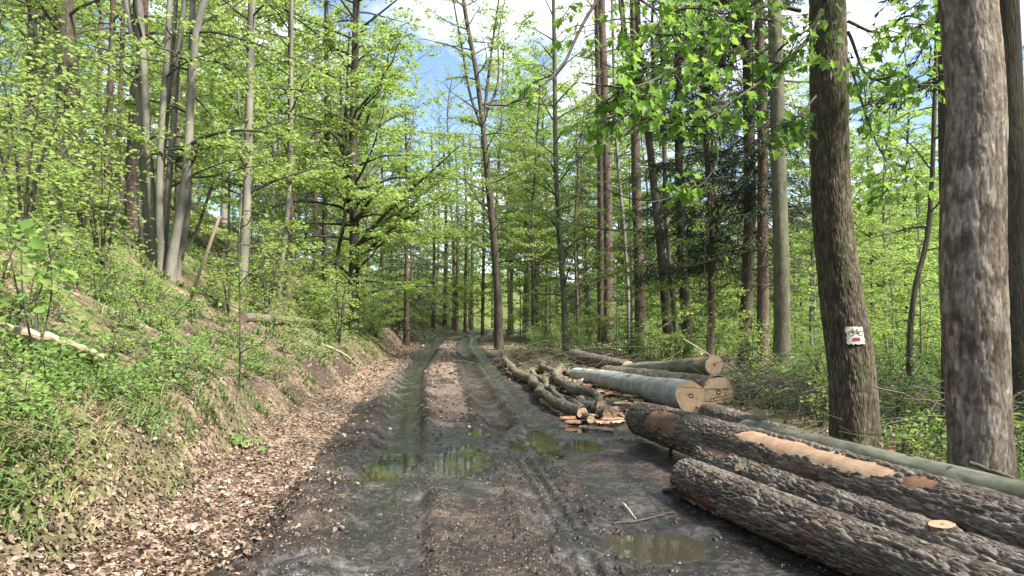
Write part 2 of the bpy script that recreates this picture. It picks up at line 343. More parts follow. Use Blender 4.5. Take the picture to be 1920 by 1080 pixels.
def floormat():
    m, n = newmat('leaf_strewn_soil'); b = NB(n); g = b('ShaderNodeNewGeometry').outputs['Position']
    lit = b('ShaderNodeAttribute', attribute_name='chaff').outputs['Fac']; moss = b('ShaderNodeAttribute', attribute_name='wet').outputs['Fac']
    v = b('ShaderNodeTexVoronoi', {'Vector': g, 'Scale': 17.0, 'Randomness': 1.0})
    vr = b('ShaderNodeSeparateColor', {'Color': v.outputs['Color']}).outputs[0]
    n1 = b.noise(g, 1.4, 5, .6); n2 = b.noise(g, 22.0, 4, .65)
    soil = b.mix(n2, (.026, .019, .014), (.085, .063, .047))
    leaf = b.ramp(vr, [(.1, (.09, .058, .040)), (.5, (.20, .14, .10)), (.9, (.36, .27, .20))])
    c = b.mix(lit, soil, leaf); c = b.mix(b.math('MULTIPLY', moss, b.ramp(n1, [(.36, (0, 0, 0)), (.55, (.9, .9, .9))])), c, b.mix(n2, (.045, .085, .014), (.120, .190, .030)))
    bp = b('ShaderNodeBump', {'Height': b.math('ADD', vr, n2), 'Strength': .9, 'Distance': .03})
    b.out(b('ShaderNodeBsdfPrincipled', {'Base Color': c, 'Roughness': .85, 'Specular IOR Level': .2, 'Normal': bp.outputs[0]}).outputs[0]); return m
M['floor'] = floormat()

# ------------------------------------------------------------------ terrain
def curve(ys, xs):
    ys = np.array(ys, float); xs = np.array(xs, float); yy = np.linspace(ys[0], ys[-1], 900); xx = np.interp(yy, ys, xs)
    k = np.hanning(31); k /= k.sum(); xx = np.convolve(np.pad(xx, 15, 'edge'), k, 'valid')
    return lambda y: np.interp(y, yy, xx)
RL = curve((-30, 4.5, 8.2, 12, 20, 37, 50, 60, 70, 80, 95), (1.5, -.80, -1.28, -1.75, -2.72, -3.95, -4.75, -4.6, -2.4, 2.0, 11))      # left rut
RR = curve((-30, 4.5, 7.2, 8.5, 12, 20, 37, 50, 60, 70, 80, 95), (3.0, .50, .24, .10, -.28, -1.05, -2.45, -3.15, -3.0, -.9, 3.4, 12.5))   # right rut
XE = curve((-30, 4.5, 8.5, 12, 20, 37, 50, 60, 70, 80, 95), (.6, -1.85, -2.2, -2.62, -3.5, -4.85, -5.75, -5.8, -4.2, .2, 9))          # left mud edge
XF = curve((-30, 4.5, 7, 12, 20, 37, 50, 60, 70, 85, 100, 400), (-.5, -2.55, -2.85, -3.35, -4.0, -5.4, -6.5, -6.9, -6.0, -2.0, 8, 190))   # foot of the bank
XR = curve((-30, 2, 9, 12, 15, 18, 25, 37, 50, 60, 70, 80, 95), (5.2, 4.2, 3.3, 2.6, 1.4, .7, -.25, -.9, -1.9, -1.6, .9, 5.2, 14.5))        # right mud edge
PUDDLES = [(-1.30, 8.10, .30, .80, -.055, .06), (-.60, 8.40, .31, .85, -.035, .0), (-.50, 10.3, .12, .40, -.03, .0), (.06, 9.50, .14, .50, -.055, -.08),
           (.42, 9.75, .21, .95, -.045, -.1), (.86, 9.30, .22, .48, -.041, 0), (1.12, 10.75, .42, .36, -.037, 0), (.98, 5.27, .36, .40, -.030, .0)]
def pud_d(p, x, y):
    px, py, a, bb, lv, sh = p
    X = (x - px - sh * (y - py)) / a; Y = (y - py) / bb
    return np.hypot(X, Y) * (1 + .75 * fbm(x * 3.6 + px, y * 2.0, 3, 41))
def terrain(x, y, full=False):
    x = np.asarray(x, float); y = np.asarray(y, float)
    rl, rr, xe, xf, xr = RL(y), RR(y), XE(y), XF(y), XR(y)
    xf = xf + .55 * fbm(y * .7, y * 0 + 3.3, 3, 5); s = xf - x
    lump = fbm(x * .33, y * .33, 4, 1); med = fbm(x * 1.3, y * 1.3, 4, 2); fine = fbm(x * 5, y * 5, 3, 3)
    sh = .30 + .35 * (vnoise(y * .45, y * 0, 8)) ; sc = np.clip(s, 0, None)
    near = sstep(60, 35, y) * .5 + .5
    left = sh * near * sstep(0, .5, s) + .56 * np.clip(s - .35, 0, 5) + .70 * np.clip(s - 5.35, 0, 40) + .25 * np.clip(s - 45, 0, 100)
    cap = np.interp(y, (0, 30, 60, 85, 130), (26, 24, 9, 5, 9)); left = cap * np.tanh(left / cap)
    left = left + (lump * .8 + med * .28) * sstep(.1, 2.2, s) + fine * .06 * sstep(0, .4, s)
    strip = .14 * sstep(xe + .1, xe - .9, x) + fine * .03
    q = x - xr
    right = .10 * sstep(0, .8, q) + (lump * .5 + med * .16) * sstep(0, 2.5, q) - .07 * np.clip(x - 9, 0, 26) + .40 * np.clip(x - 48, 0, 80) + .22 * np.clip(y - 115, 0, 60) * sstep(0, 6, q)
    inroad = sstep(.15, -.15, xe - x) * sstep(.25, -.25, q)
    clod = fbm(x * 9, y * 6, 3, 23); mnoise = med * .05 + fine * .028
    edge = sstep(.5, .2, np.abs(x - rl)) + sstep(.5, .2, np.abs(x - rr))
    fade = sstep(2.5, 4.5, y)
    rut = -.15 * np.exp(-((x - rl + .10) / .19) ** 4) - .11 * np.exp(-((x - rl - .20) / .12) ** 4) - .12 * np.exp(-((x - rr) / .20) ** 4) - .09 * np.exp(-((x - rr - .52) / .14) ** 4) * sstep(9, 12, y)
    ridge = .05 * np.exp(-((x - rl - .40) / .12) ** 2) + .04 * np.exp(-((x - rl + .45) / .13) ** 2) + .035 * np.exp(-((x - rr + .31) / .07) ** 2) + .035 * np.exp(-((x - rr - .31) / .09) ** 2)
    ridge = ridge * (.6 + 2.0 * vnoise(x * 3.2, y * 1.7, 31))
    crown = .05 * np.exp(-((x - .5 * (rl + rr)) / .5) ** 2) * sstep(9, 13, y)
    # tyre prints: ribs in the right rut, diagonal lugs at the lower left
    tt = (x - rr) / .17; on = sstep(1.05, .9, np.abs(tt)) * sstep(10.5, 8.8, y)
    ribs = .018 * np.cos(tt * 8.2) + .010 * np.sign(np.sin(y * 62 + 5 * np.abs(tt)))
    lx = x - (rl - .72); lug = .032 * sstep(-.15, .35, np.sin((y * 1.0 - np.abs(lx) * .75) * 26)) * sstep(.36, .26, np.abs(lx)) * sstep(7.2, 5.8, y)
    road = .72 * (rut + ridge) * fade * (.55 + .45 * sstep(6.5, 10, y)) + crown + mnoise + clod * .055 * edge * (1 - on) + on * ribs * fade + lug * fade
    z = np.where(s > 0, left + .14, strip)
    z = np.where(x > .5 * (xe + xr), right, z)
    z = z * (1 - inroad) + (road) * inroad
    wetp = np.zeros_like(z)
    for p in PUDDLES:
        d = pud_d(p, x, y); wgt = sstep(1.9, 1.25, d)
        z = z * (1 - wgt) + (p[4] + .075 * (np.minimum(d, 1.6) - 1) + fine * .05 * sstep(.55, .95, d) + clod * .05 * sstep(.7, 1.1, d)) * wgt
        wetp = np.maximum(wetp, sstep(2.6, 1.3, d))
    if not full: return z
    wn_ = fbm(x * 1.1, y * .45, 3, 51)
    wet = np.maximum(.9 * np.exp(-((x - rl + .05) / .34) ** 4) * sstep(-.35, .1, wn_ + .012 * (y - 6)), .85 * np.exp(-((x - rr) / .24) ** 4) * sstep(-.3, .1, wn_))
    wet = np.maximum(wet, .8 * np.exp(-((x - rr - .55) / .25) ** 4) * sstep(8, 11, y))
    wet = np.maximum(wet, wetp); wet = np.maximum(wet, .75 * sstep(.06, .20, wn_))
    mid = np.exp(-((x - .5 * (rl + rr) - .02) / .42) ** 4) * sstep(9.5, 12.5, y)
    edge_l = sstep(xe + .9, xe + .1, x) * sstep(11, 16, y)
    chaff = np.clip(mid * (.65 + 1.2 * fbm(x * 2, y * .8, 3, 61)), 0, 1)
    chaff = np.maximum(chaff, edge_l * .6); chaff = np.maximum(chaff, sstep(rr + .75, rr + 1.1, x) * sstep(12, 17, y) * .55); chaff = np.where(wetp > .3, 0, chaff)
    litter = np.where(s > 0, np.clip(.55 + 1.6 * med + .6 * lump, .1, 1), .95); litter = np.where(x > .5 * (xe + xr), np.clip(.45 + 1.2 * med, 0, .8), litter)
    mossm = np.where((s > .05), sstep(-.15, .3, lump + .5 * med), 0.0) + np.where(q > 0, .5 + .5 * sstep(6, 18, q), 0) + sstep(40, 80, y)
    return z, wet, chaff, litter, mossm
def hz(x, y): return float(terrain(np.array([x]), np.array([y]))[0])
def hit(u, v, y0=3.0, y1=150.0):
    ys = np.geomspace(y0, y1, 900); d = ray(u, v); z = 1.6 + d[2] * ys
    b = np.nonzero(terrain(d[0] * ys, ys) > z)[0]
    return float(ys[b[0]]) if len(b) else None

ang = np.concatenate([np.radians(np.linspace(-180, -44, 36))[:-1], np.radians(np.linspace(-44, -39, 10))[:-1], np.linspace(math.radians(-39), math.radians(39), 500), np.radians(np.linspace(39, 44, 10))[1:], np.radians(np.linspace(44, 180, 36))[1:]])
rad = np.concatenate([np.linspace(.4, 3.4, 26)[:-1], np.geomspace(3.4, 12, 200)[:-1], np.geomspace(12, 60, 140), np.geomspace(60, 420, 44)[1:]])
A_, R_ = np.meshgrid(ang, rad); GX = R_ * np.sin(A_); GY = R_ * np.cos(A_)
GZ, gw, gc, gl, gm = terrain(GX, GY, True)
na = len(ang); i = np.arange(len(rad) - 1)[:, None] * na + np.arange(na - 1)[None]
GQ = np.stack([i, i + 1, i + na + 1, i + na], -1).reshape(-1, 4)[:, ::-1]
fx = GX.ravel()[GQ].mean(1); fy = GY.ravel()[GQ].mean(1)
isroad = (fx > XE(fy) + .12 * fbm(fx * 4, fy * 4, 2, 77)) & (fx < XR(fy)) & (fy < 92) & (fy > -30)
GV = np.stack([GX, GY, GZ], -1).reshape(-1, 3)
def sub_ground(name, mask, mat, a1, a2):
    q = GQ[mask]; used, inv = np.unique(q, return_inverse=True); ac = Acc(); ac.add(GV[used], inv.reshape(-1, 4))
    o = ac.obj(name, mat); tag(o, kind='structure')
    for nm, arr in (('wet', a1), ('chaff', a2)):
        at_ = o.data.attributes.new(nm, 'FLOAT', 'POINT'); at_.data.foreach_set('value', arr.ravel()[used].astype(np.float32))
    return o
sub_ground('forest_road', isroad, M['road'], gw, gc)
sub_ground('forest_floor', ~isroad, M['floor'], gm, gl)
cap = Acc(); th = np.linspace(0, 2 * math.pi, 25)[:-1]      # the small round under the camera's feet
cap.add(np.r_[[[0, 0, hz(0, 0)]], np.stack([.42 * np.sin(th), .42 * np.cos(th), terrain(.42 * np.sin(th), .42 * np.cos(th))], 1)], None, [[0, 1 + (k + 1) % 24, 1 + k] for k in range(24)])
tag(cap.obj('road_patch', M['road']), kind='structure')
for p in PUDDLES:
    px, py, a, bb, lv, sh = p; ac = Acc(); t = np.linspace(0, 2 * math.pi, 41)[:-1]
    Y = 1.3 * bb * np.sin(t); ring = np.stack([px + sh * Y + 1.3 * a * np.cos(t), py + Y, np.full(40, lv)], 1)
    ac.add(np.r_[[[px, py, lv]], ring], None, [[0, 1 + k, 1 + (k + 1) % 40] for k in range(40)])
    tag(ac.obj('puddle', M['water'], origin=(px, py, lv)), kind='structure')

# ------------------------------------------------------------------ logs
BARKSEED = [100]
CID = [None]
def rough_bark(n, k, length, r, cell_u, cell_v, depth, seed, lum=.02):
    """relief of a furrowed bark: plates parted by cracks (n along, k+1 round)"""
    per = max(6, int(round(2 * math.pi * r / cell_u)))
    U, S = np.meshgrid(np.linspace(0, per, k + 1), np.linspace(0, length / cell_v, n))
    th = U / per * 2 * math.pi; cu, su_ = np.cos(th) * per / 6.28, np.sin(th) * per / 6.28
    w1 = fbm(cu * .9 + S * .6, su_ * .9 + S * .35 + 5, 3, seed + 1); w2 = fbm(cu * .9 + 31 - S * .5, su_ * .9 + S * .4, 3, seed + 2)
    f1, f2, cid = worley(U + 1.3 * w1, S + 1.1 * w2, per, seed)
    crack = .72 * sstep(0.02, .20, f2 - f1) + .28 * sstep(.1, .6, f2 - f1)
    grain = fbm(cu * 5 + S * 2, su_ * 5 + S * 1.3, 2, seed + 4)
    big = fbm(cu * .16 + S * .12, su_ * .16 - S * .1, 3, seed + 3)
    CID[:] = [np.clip(.15 + .55 * cid + .5 * grain + .25 * big, 0, 1)]
    return depth * (crack - .7) * (.7 + .5 * cid) + depth * .35 * (cid - .5) + depth * .55 * grain + lum * big
def cutface(name, parent, c, nrm, r, origin, mat, jag=.008, seed=1, k=40):
    rg = np.random.default_rng(seed); nrm = unit(nrm); a = unit(np.cross([0.1, .2, 1], nrm)); b = np.cross(nrm, a)
    ac = Acc(); rr = np.linspace(0, 1, 9)[1:]; th = np.linspace(0, 2 * math.pi, k + 1)[:-1]
    wob = 1 + .05 * np.sin(2 * th + seed) + .03 * np.sin(5 * th + 2 * seed)
    X = rr[:, None] * np.cos(th) * wob; Y = rr[:, None] * np.sin(th) * wob
    Z = jag * (fbm(X * 2.4 + seed, Y * 2.4, 3, seed) * 2)
    V = c + r * (X[..., None] * a + Y[..., None] * b) + Z[..., None] * nrm
    V = np.r_[[c], V.reshape(-1, 3)]; uv = np.r_[[[0, 0]], np.stack([X, Y], -1).reshape(-1, 2)]
    q = [[1 + i * k + j, 1 + i * k + (j + 1) % k, 1 + (i + 1) * k + (j + 1) % k, 1 + (i + 1) * k + j] for i in range(7) for j in range(k)]
    ac.add(V, q, [[0, 1 + j, 1 + (j + 1) % k] for j in range(k)], uv)
    return ac.obj(name, mat, parent, origin)
def ground_log(name, label, P, r0, r1, mat, group=None, n=60, k=18, relief=None, cat='log', ends=(True, True), strip=None, smooth_wob=.012, lobed=0):
    """a felled stem: bark tube, stripped patches, sawn faces; P is a path of the axis"""
    BARKSEED[0] += 11; sd_ = BARKSEED[0]
    P = resample(P, n); rad_ = np.linspace(r0, r1, n); tq = np.linspace(0, 1, n)
    rad_ = rad_ * (1 + (.10 if relief is None else .07) * fbm(tq * 7 + sd_, tq * 0, 3, sd_) * 2)
    if lobed:
        for ax in (0, 2): P[:, ax] += lobed * 2 * fbm(tq * 11 + 3 * ax, tq * 0 + sd_, 3, sd_ + ax) * np.sin(np.pi * np.clip(tq * 4, 0, .5))
        rad_ = rad_ * (1 + .5 * fbm(tq * 16, tq * 0 + 2, 2, sd_ + 3))
    ln = float(np.linalg.norm(np.diff(P, axis=0), axis=1).sum())
    tn = np.full((n, k + 1), .5)
    if relief: D = rough_bark(n, k, ln, (r0 + r1) / 2, *relief, sd_); tn = CID[0]
    else:
        th = np.linspace(0, 2 * math.pi, k + 1); S = np.linspace(0, ln, n)[:, None]
        D = smooth_wob * 2 * fbm(np.cos(th)[None] * 1.2 + S * .8, np.sin(th)[None] * 1.2 + S * .5, 3, sd_)
    root = empty(name, P[0], label, cat, group)
    T, A, B = frames(P)
    smask = np.zeros((n, k + 1))
    if strip:
        th = np.linspace(0, 2 * math.pi, k + 1)[None]; S = np.linspace(0, 1, n)[:, None]
        for si, (t0, t1, ang_, half, *mt_) in enumerate(strip):       # along from t0 to t1, round the direction ang_ (0 = up, + = to the right seen along the axis)
            upv = np.array([0, 0, 1.0]); ca = np.einsum('ij,j->i', A, upv)[:, None]; cb = np.einsum('ij,j->i', B, upv)[:, None]
            phi = np.arctan2(cb, ca); d = np.angle(np.exp(1j * (th - phi + ang_)))
            e = fbm(S * ln * 4, th * 3.0, 4, sd_ + 5) * 2.2 + fbm(S * ln * 22, th * 5.0, 2, sd_ + 6) * 1.0
            m = (np.abs(d) / half) ** 2 + ((S - (t0 + t1) / 2) / ((t1 - t0) / 2)) ** 4 + e
            smask = np.where((m < .95) & (smask == 0), si + 1, smask)
        th0 = np.linspace(0, 2 * math.pi, k + 1)[None]
        D = np.where(smask > 0, -.016 + .010 * fbm(S * ln * 9, th0 * 2.2, 3, sd_ + 9), D)
    V, Q, uv = tube(P, rad_, k, D)
    qs = smask.ravel()[Q]; fm = np.where(qs.min(1) == qs.max(1), qs.min(1), 0)
    for part, mk, mt in [('bark', fm == 0, mat)] + [('torn_bark' if len(st_) > 4 else 'stripped_wood', fm == si + 1, M['torn' if len(st_) > 4 else 'barewood']) for si, st_ in enumerate(strip or [])]:
        if mk.any():
            used, inv = np.unique(Q[mk], return_inverse=True); ac = Acc(); ac.add(V[used], inv.reshape(-1, 4), None, uv[used], tn.ravel()[used]); ac.obj(part, mt, root, P[0])
    if ends[0]: cutface('cut_face', root, P[0] + T[0] * .004, -T[0], r0 * .985, P[0], M['cut'], seed=sd_)
    if ends[1]: cutface('cut_face', root, P[-1] - T[-1] * .004, T[-1], r1 * .985, P[0], M['cut'], seed=sd_ + 1)
    root['_'] = 0; del root['_']
    return root, P, rad_, (T, A, B)
def on_log(root, info, t, ang_, size, mat, name, lift=.012, aspect=1.0, seed=0, edge=.35, n=9):
    """a thin patch lying on a log's surface: paint, a sawn branch stub"""
    P, rad_, (T, A, B) = info; i0 = t * (len(P) - 1); ln = np.linalg.norm(np.diff(P, axis=0), axis=1).sum()
    ac = Acc(); th = np.linspace(0, 2 * math.pi, 25)[:-1]; rr = np.linspace(0, 1, 4)
    wob = 1 + edge * 2 * fbm(np.cos(th) * 1.7 + seed, np.sin(th) * 1.7, 3, seed)
    def pos(a, b, h):
        f = np.clip(i0 + b / ln * (len(P) - 1), 0, len(P) - 1); i = int(f)
        phi = math.atan2(B[i][2], A[i][2]); q = phi - ang_ + a / rad_[i]; j = min(i + 1, len(P) - 1)
        c = P[i] + (P[j] - P[i]) * (f - i)
        return c + (rad_[i] + h) * (math.cos(q) * A[i] + math.sin(q) * B[i])
    V = [pos(0, 0, lift)]; uv = [[0, 0]]
    for r in rr[1:]:
        for k_, t_ in enumerate(th):
            V.append(pos(size * r * wob[k_] * math.cos(t_), size * aspect * r * wob[k_] * math.sin(t_), lift if r < 1 else lift * .2)); uv.append([r * math.cos(t_), r * math.sin(t_)])
    q = [[1 + i * 24 + j, 1 + i * 24 + (j + 1) % 24, 25 + i * 24 + (j + 1) % 24, 25 + i * 24 + j] for i in range(2) for j in range(24)]
    ac.add(np.array(V), q, [[0, 1 + j, 1 + (j + 1) % 24] for j in range(24)], np.array(uv))
    return ac.obj(name, mat, root, P[0])

PILE = 'felled logs stacked beside the road'
RGH = (.029, .155, .018)
r_, P_, R2, fr = ground_log('felled_log', 'dark furrowed log lying in the mud on the road side of the stack', [(1.53, 6.55, .17), (1.92, 5.15, .175), (2.40, 3.60, .18), (2.88, 2.0, .18)], .165, .185, M['bark_log'], PILE, 500, 150, RGH, strip=[(.0, .16, -2.1, .5, 1)])
r_, P_, R2, fr = ground_log('felled_log', 'furrowed log with torn yellow bark and a sawn branch stub', [(1.90, 7.35, .19), (2.20, 5.80, .20), (2.56, 4.15, .215), (3.02, 1.9, .22)], .150, .175, M['bark_log'], PILE, 500, 130, RGH, strip=[(.02, .11, -.45, .5, 1)])
inf = (P_, R2, fr)
def stub(root, inf, t, ang_, r, h, seed, flare=1.25):
    P, rad_, (T, A, B) = inf; i = int(t * (len(P) - 1)); phi = math.atan2(B[i][2], A[i][2]) - ang_
    nrm = math.cos(phi) * A[i] + math.sin(phi) * B[i]; c = P[i] + nrm * rad_[i] * .85; e = P[i] + nrm * (rad_[i] + h)
    ac = Acc(); V, Q, uv = tube(resample([c, e], 5), np.linspace(r * flare, r, 5), 20, .006 * np.random.default_rng(seed).standard_normal((5, 21)) * [[1] * 20 + [0]]); ac.add(V, Q, None, uv)
    st = ac.obj('branch_stub', M['bark_log'], root, P[0]); cutface('cut_face', st, e + nrm * .001, nrm, r, P[0], M['cut'], .004, seed, 24)
stub(r_, inf, .175, -.95, .045, .035, 3); stub(r_, inf, .55, -.10, .075, .012, 4); stub(r_, inf, .80, -.75, .10, .05, 6)
r_, P_, R2, fr = ground_log('felled_log', 'thick log with a long stripped patch of bare pinkish wood', [(1.62, 9.35, .30), (2.02, 7.60, .325), (2.52, 5.55, .345), (3.36, 2.0, .36)], .215, .225, M['bark_log'], PILE, 600, 160, RGH, strip=[(.07, .18, -1.15, .7, 1), (.33, .61, -.45, .50), (.595, .64, -.45, .40, 1)])
r_, P_, R2, fr = ground_log('felled_log', 'smooth green-grey beech log lying on top of the stack', [(2.50, 7.95, .36), (2.86, 5.9, .42), (3.20, 4.0, .455), (3.62, 1.8, .46)], .118, .165, M['bark_beechlog'], PILE, 90, 40, None, smooth_wob=.010)
for t, a, s, asp in ((.18, -.2, .03, .7), (.33, .3, .022, .8), (.47, -.35, .026, .6), (.60, .15, .03, .7), (.72, -.3, .02, 1.0), (.40, -.05, .012, 3.5)): on_log(r_, (P_, R2, fr), t, a, s, M['bark_oldbeech'], 'knot', .007, asp, int(t * 90), .4)
r_, P_, R2, fr = ground_log('felled_log', 'dark rough log with orange paint marks below the sign tree', [(2.86, 10.9, .16), (3.06, 8.6, .19), (3.26, 6.6, .25), (3.52, 4.6, .28), (3.9, 2.2, .28)], .155, .165, M['bark_log'], PILE, 380, 84, (.030, .125, .018))
inf = (P_, R2, fr)
for t, a, s, asp in ((.555, .12, .045, 2.6), (.665, .05, .036, 3.0), (.70, .12, .03, 2.2), (.50, .35, .02, 1.5)):
    on_log(r_, inf, t, a, s, M['orange_paint'], 'paint_mark', .016, asp, int(t * 100), .5)
# the pile farther back
r_, P_, R2, fr = ground_log('felled_log', 'silvery smooth beech log with a pale sawn end', [(2.88, 12.0, .28), (2.30, 14.4, .25), (1.50, 17.6, .19)], .262, .150, M['bark_silver'], PILE, 70, 44, None, smooth_wob=.014)
inf = (P_, R2, fr)
for t, a, s, asp in ((.40, .5, .07, 1.8), (.42, -.5, .08, .7), (.72, .3, .06, 1.4), (.10, .6, .05, 1.0)): on_log(r_, inf, t, a, s, M['innerbark'], 'bark_scar', .006, asp, int(t * 50), .5)
for t, a, s, asp in ((.22, -.3, .05, .5), (.33, -.9, .04, .6), (.55, -.6, .05, .5), (.66, .0, .04, .6), (.85, -.5, .04, .7)): on_log(r_, inf, t, a, s, M['bark_oldbeech'], 'knot', .007, asp, int(t * 90), .5)
ground_log('felled_log', 'broad log with a wide sawn end showing cracks, behind the silvery log', [(3.42, 12.35, .30), (2.95, 14.3, .27), (2.2, 17.3, .22)], .285, .20, M['bark_moss'], PILE, 120, 60, (.035, .13, .014))
r_, P_, R2, fr = ground_log('felled_log', 'pale grey-green beech log with a torn orange end on top', [(3.62, 13.3, .70), (3.28, 14.6, .56), (2.62, 17.1, .34)], .185, .135, M['bark_beechlog'], PILE, 60, 40, None, smooth_wob=.014, strip=[(.0, .16, .1, 1.2)])
ground_log('felled_log', 'dark furrowed log lying at the back of the cut timber', [(2.75, 17.6, .34), (2.30, 19.4, .36), (1.80, 21.4, .40)], .165, .20, M['bark_log'], PILE, 130, 50, (.035, .13, .018))
ground_log('felled_log', 'thin pale log poking out of the brushwood', [(4.15, 13.6, .28), (4.7, 13.9, .24), (5.25, 14.1, .17)], .07, .06, M['bark_silver'], PILE, 30, 16)
# crooked branches
CR = 'crooked branches laid along the road edge'
def crook(label, px, r0, r1, mat, strip=None):
    pts = []
    for (u, v, zc) in px:
        d = ray(u, v); y = (zc - 1.6) / d[2]; pts.append(np.array([d[0] * y, y, zc]))
    return ground_log('crooked_branch', label, pts, r0, r1, mat, CR, 140, 30, (.03, .07, .009), 'branch', strip=strip, lobed=.09)
crook('long crooked branch with an orange peeled elbow at the road edge', [(1092, 774, .12), (1060, 764, .13), (1025, 745, .13), (1000, 716, .14), (968, 697, .15), (948, 682, .2), (944, 666, .30)], .085, .115, M['bark_moss'], [(.74, .86, -.8, .8, 1)])
crook('thin crooked branch beside the long one', [(1108, 786, .08), (1075, 762, .1), (1040, 738, .12), (1020, 715, .13), (998, 700, .16)], .06, .065, M['bark_moss'])
crook('knotty crooked branch with a sawn end over the bark pieces', [(1128, 762, .17), (1112, 742, .2), (1085, 737, .2), (1058, 722, .22), (1046, 700, .22), (1052, 690, .25)], .085, .085, M['bark_moss'], [(.05, .2, -.6, .7, 1), (.3, .4, -.5, .6, 1)])
crook('crooked branch curving behind the knotty one', [(1098, 735, .12), (1065, 722, .16), (1040, 702, .22), (1020, 690, .24), (1014, 678, .28)], .075, .07, M['bark_moss'])
crook('short stout branch stub lying under the knotty one', [(1140, 777, .09), (1112, 762, .1), (1088, 752, .12)], .08, .085, M['bark_moss'])
crook('short mossy branch piece lying across the bark scraps', [(1095, 716, .1), (1075, 722, .14), (1050, 728, .12)], .06, .05, M['bark_moss'])
crook('grey branch piece lying beside the silvery log', [(1085, 712, .12), (1065, 702, .14), (1050, 690, .14)], .07, .06, M['bark_moss'])
crook('broken branch piece beside the orange peeled elbow', [(990, 700, .12), (1002, 692, .15), (1016, 694, .16)], .06, .05, M['bark_moss'])
# other fallen wood
def stick(label, pts, r0, r1, mat='bark_dead', cat='stick', group='fallen sticks on the ground', name='fallen_stick', k=8):
    ac = Acc(); P = resample(pts, 16); rg = np.random.default_rng(int(abs(P[0][0] * 977 + P[0][1] * 131)))
    P[1:-1] += rg.normal(0, .3 * min(r0, .02), (14, 3))
    V, Q, uv = tube(P, np.linspace(r0, r1, 16), k); ac.add(V, Q, None, uv)
    ac.add(P[[0]] , None, None); 
    for e, b in ((0, 0), (15, 15 * (k + 1))): ac.add(np.r_[[P[e]], V[b:b + k]], None, [[0, 1 + j, 1 + (j + 1) % k] for j in range(k)])
    return tag(ac.obj(name, M[mat], None, P[0]), label, cat, group)
def gp(u, v, dz=0.0):
    y = hit(u, v) or 60; p = at(u, v, y); return np.array([p[0], p[1], hz(p[0], p[1]) + dz])
stick('pale bare log lying across the left bank among the grass', [gp(-60, 640, .14), gp(60, 664, .16), gp(192, 692, .10)], .048, .038, 'bark_dead', 'log', None, 'fallen_log', 12)
stick('grey rotting log half hidden by saplings on the left slope', [gp(455, 602, .06), gp(530, 608, .07), gp(625, 612, .04)], .11, .09, 'bark_moss', 'log', None, 'fallen_log', 12)
stick('short forked stick lying by the puddle on the mud', [gp(1166, 948, .02), gp(1178, 962, .03), gp(1192, 976, .01)], .010, .006)
stick('dark wet stick lying along the puddle rim', [gp(1150, 985, .01), gp(1200, 979, .015), gp(1262, 964, .01)], .009, .006, 'bark_twig')
stick('short prop stick standing under the stripped log', [(1.80, 8.45, -.05), (1.79, 8.42, .12), (1.80, 8.40, .26)], .020, .018, 'bark_twig')
stick('broken branch jutting out in front of the flaky trunk', [at(1818, 868, 6.0), at(1860, 884, 5.9), at(1935, 912, 5.8), at(2100, 985, 5.6)], .018, .026, 'bark_moss', 'branch', None, 'broken_branch')
stick('dark wet branch end under the log lying in the mud', [(1.36, 6.72, .03), (1.60, 6.45, .05), (1.9, 6.0, .05)], .022, .03, 'bark_twig')
stick('long bare pole leaning over the brushwood', [at(1282, 636, 17.5), at(1340, 672, 15.5), at(1400, 712, 14.0), at(1470, 800, 12.2)], .018, .012, 'bark_dead')
stick('flat pale splinter lying beside the puddle', [gp(1088, 806, .02), gp(1118, 808, .03), gp(1148, 811, .02)], .030, .025, 'bark_dead')
stick('grey pole lying on the leaves of the left slope', [gp(600, 648, .05), gp(640, 668, .05), gp(668, 690, .04)], .03, .025, 'bark_dead')
stick('dead sun-bleached branch standing out of the left slope', [gp(375, 480, .0), at(400, 440, 13.5), at(412, 405, 13.5)], .06, .03, 'bark_dead')
stick('dark fallen branch sloping down beside the stems', [gp(205, 430, .1), gp(235, 460, .1), gp(260, 478, .08)], .07, .05, 'bark_twig')
rg = np.random.default_rng(21)
def slab(label, u, v, L_, W_, mat, cat, group, name):
    y = hit(u, v) or 15; p = at(u, v, y); n = 7; ac = Acc(); X, Y = np.meshgrid(np.linspace(-.5, .5, 5), np.linspace(-.5, .5, n))
    jag = 1 - .5 * np.abs(Y) ** 2 * rg.random(); Z = .25 * W_ * (1 - (2 * X) ** 2) + .02 * rg.standard_normal(X.shape) * L_
    a = rg.random() * 6.28; ca, sa = math.cos(a), math.sin(a)
    lx = X * W_ * jag * (1 + .15 * rg.standard_normal(X.shape)); ly = Y * L_ * (1 + .1 * rg.standard_normal(X.shape))
    top = np.stack([lx * ca - ly * sa, lx * sa + ly * ca, Z + .02 + .03 * rg.random()], -1).reshape(-1, 3); bot = top - [0, 0, .014]
    q = [[i * 5 + j, i * 5 + j + 1, i * 5 + j + 6, i * 5 + j + 5] for i in range(n - 1) for j in range(4)]
    N_ = 5 * n; q2 = [[a_ + N_ for a_ in f[::-1]] for f in q]
    rim = [i for i in range(5)] + [i * 5 + 4 for i in range(1, n)] + [(n - 1) * 5 + j for j in (3, 2, 1, 0)] + [i * 5 for i in range(n - 2, 0, -1)]
    q3 = [[rim[(i + 1) % len(rim)], rim[i], rim[i] + N_, rim[(i + 1) % len(rim)] + N_] for i in range(len(rim))]
    uv = np.stack([X * W_, Y * L_], -1).reshape(-1, 2)
    ac.add(np.r_[top, bot], q + q2 + q3, None, np.r_[uv, uv])
    o = ac.obj(name, M[mat], None); o.location = (p[0], p[1], hz(p[0], p[1])); return tag(o, label, cat, group)
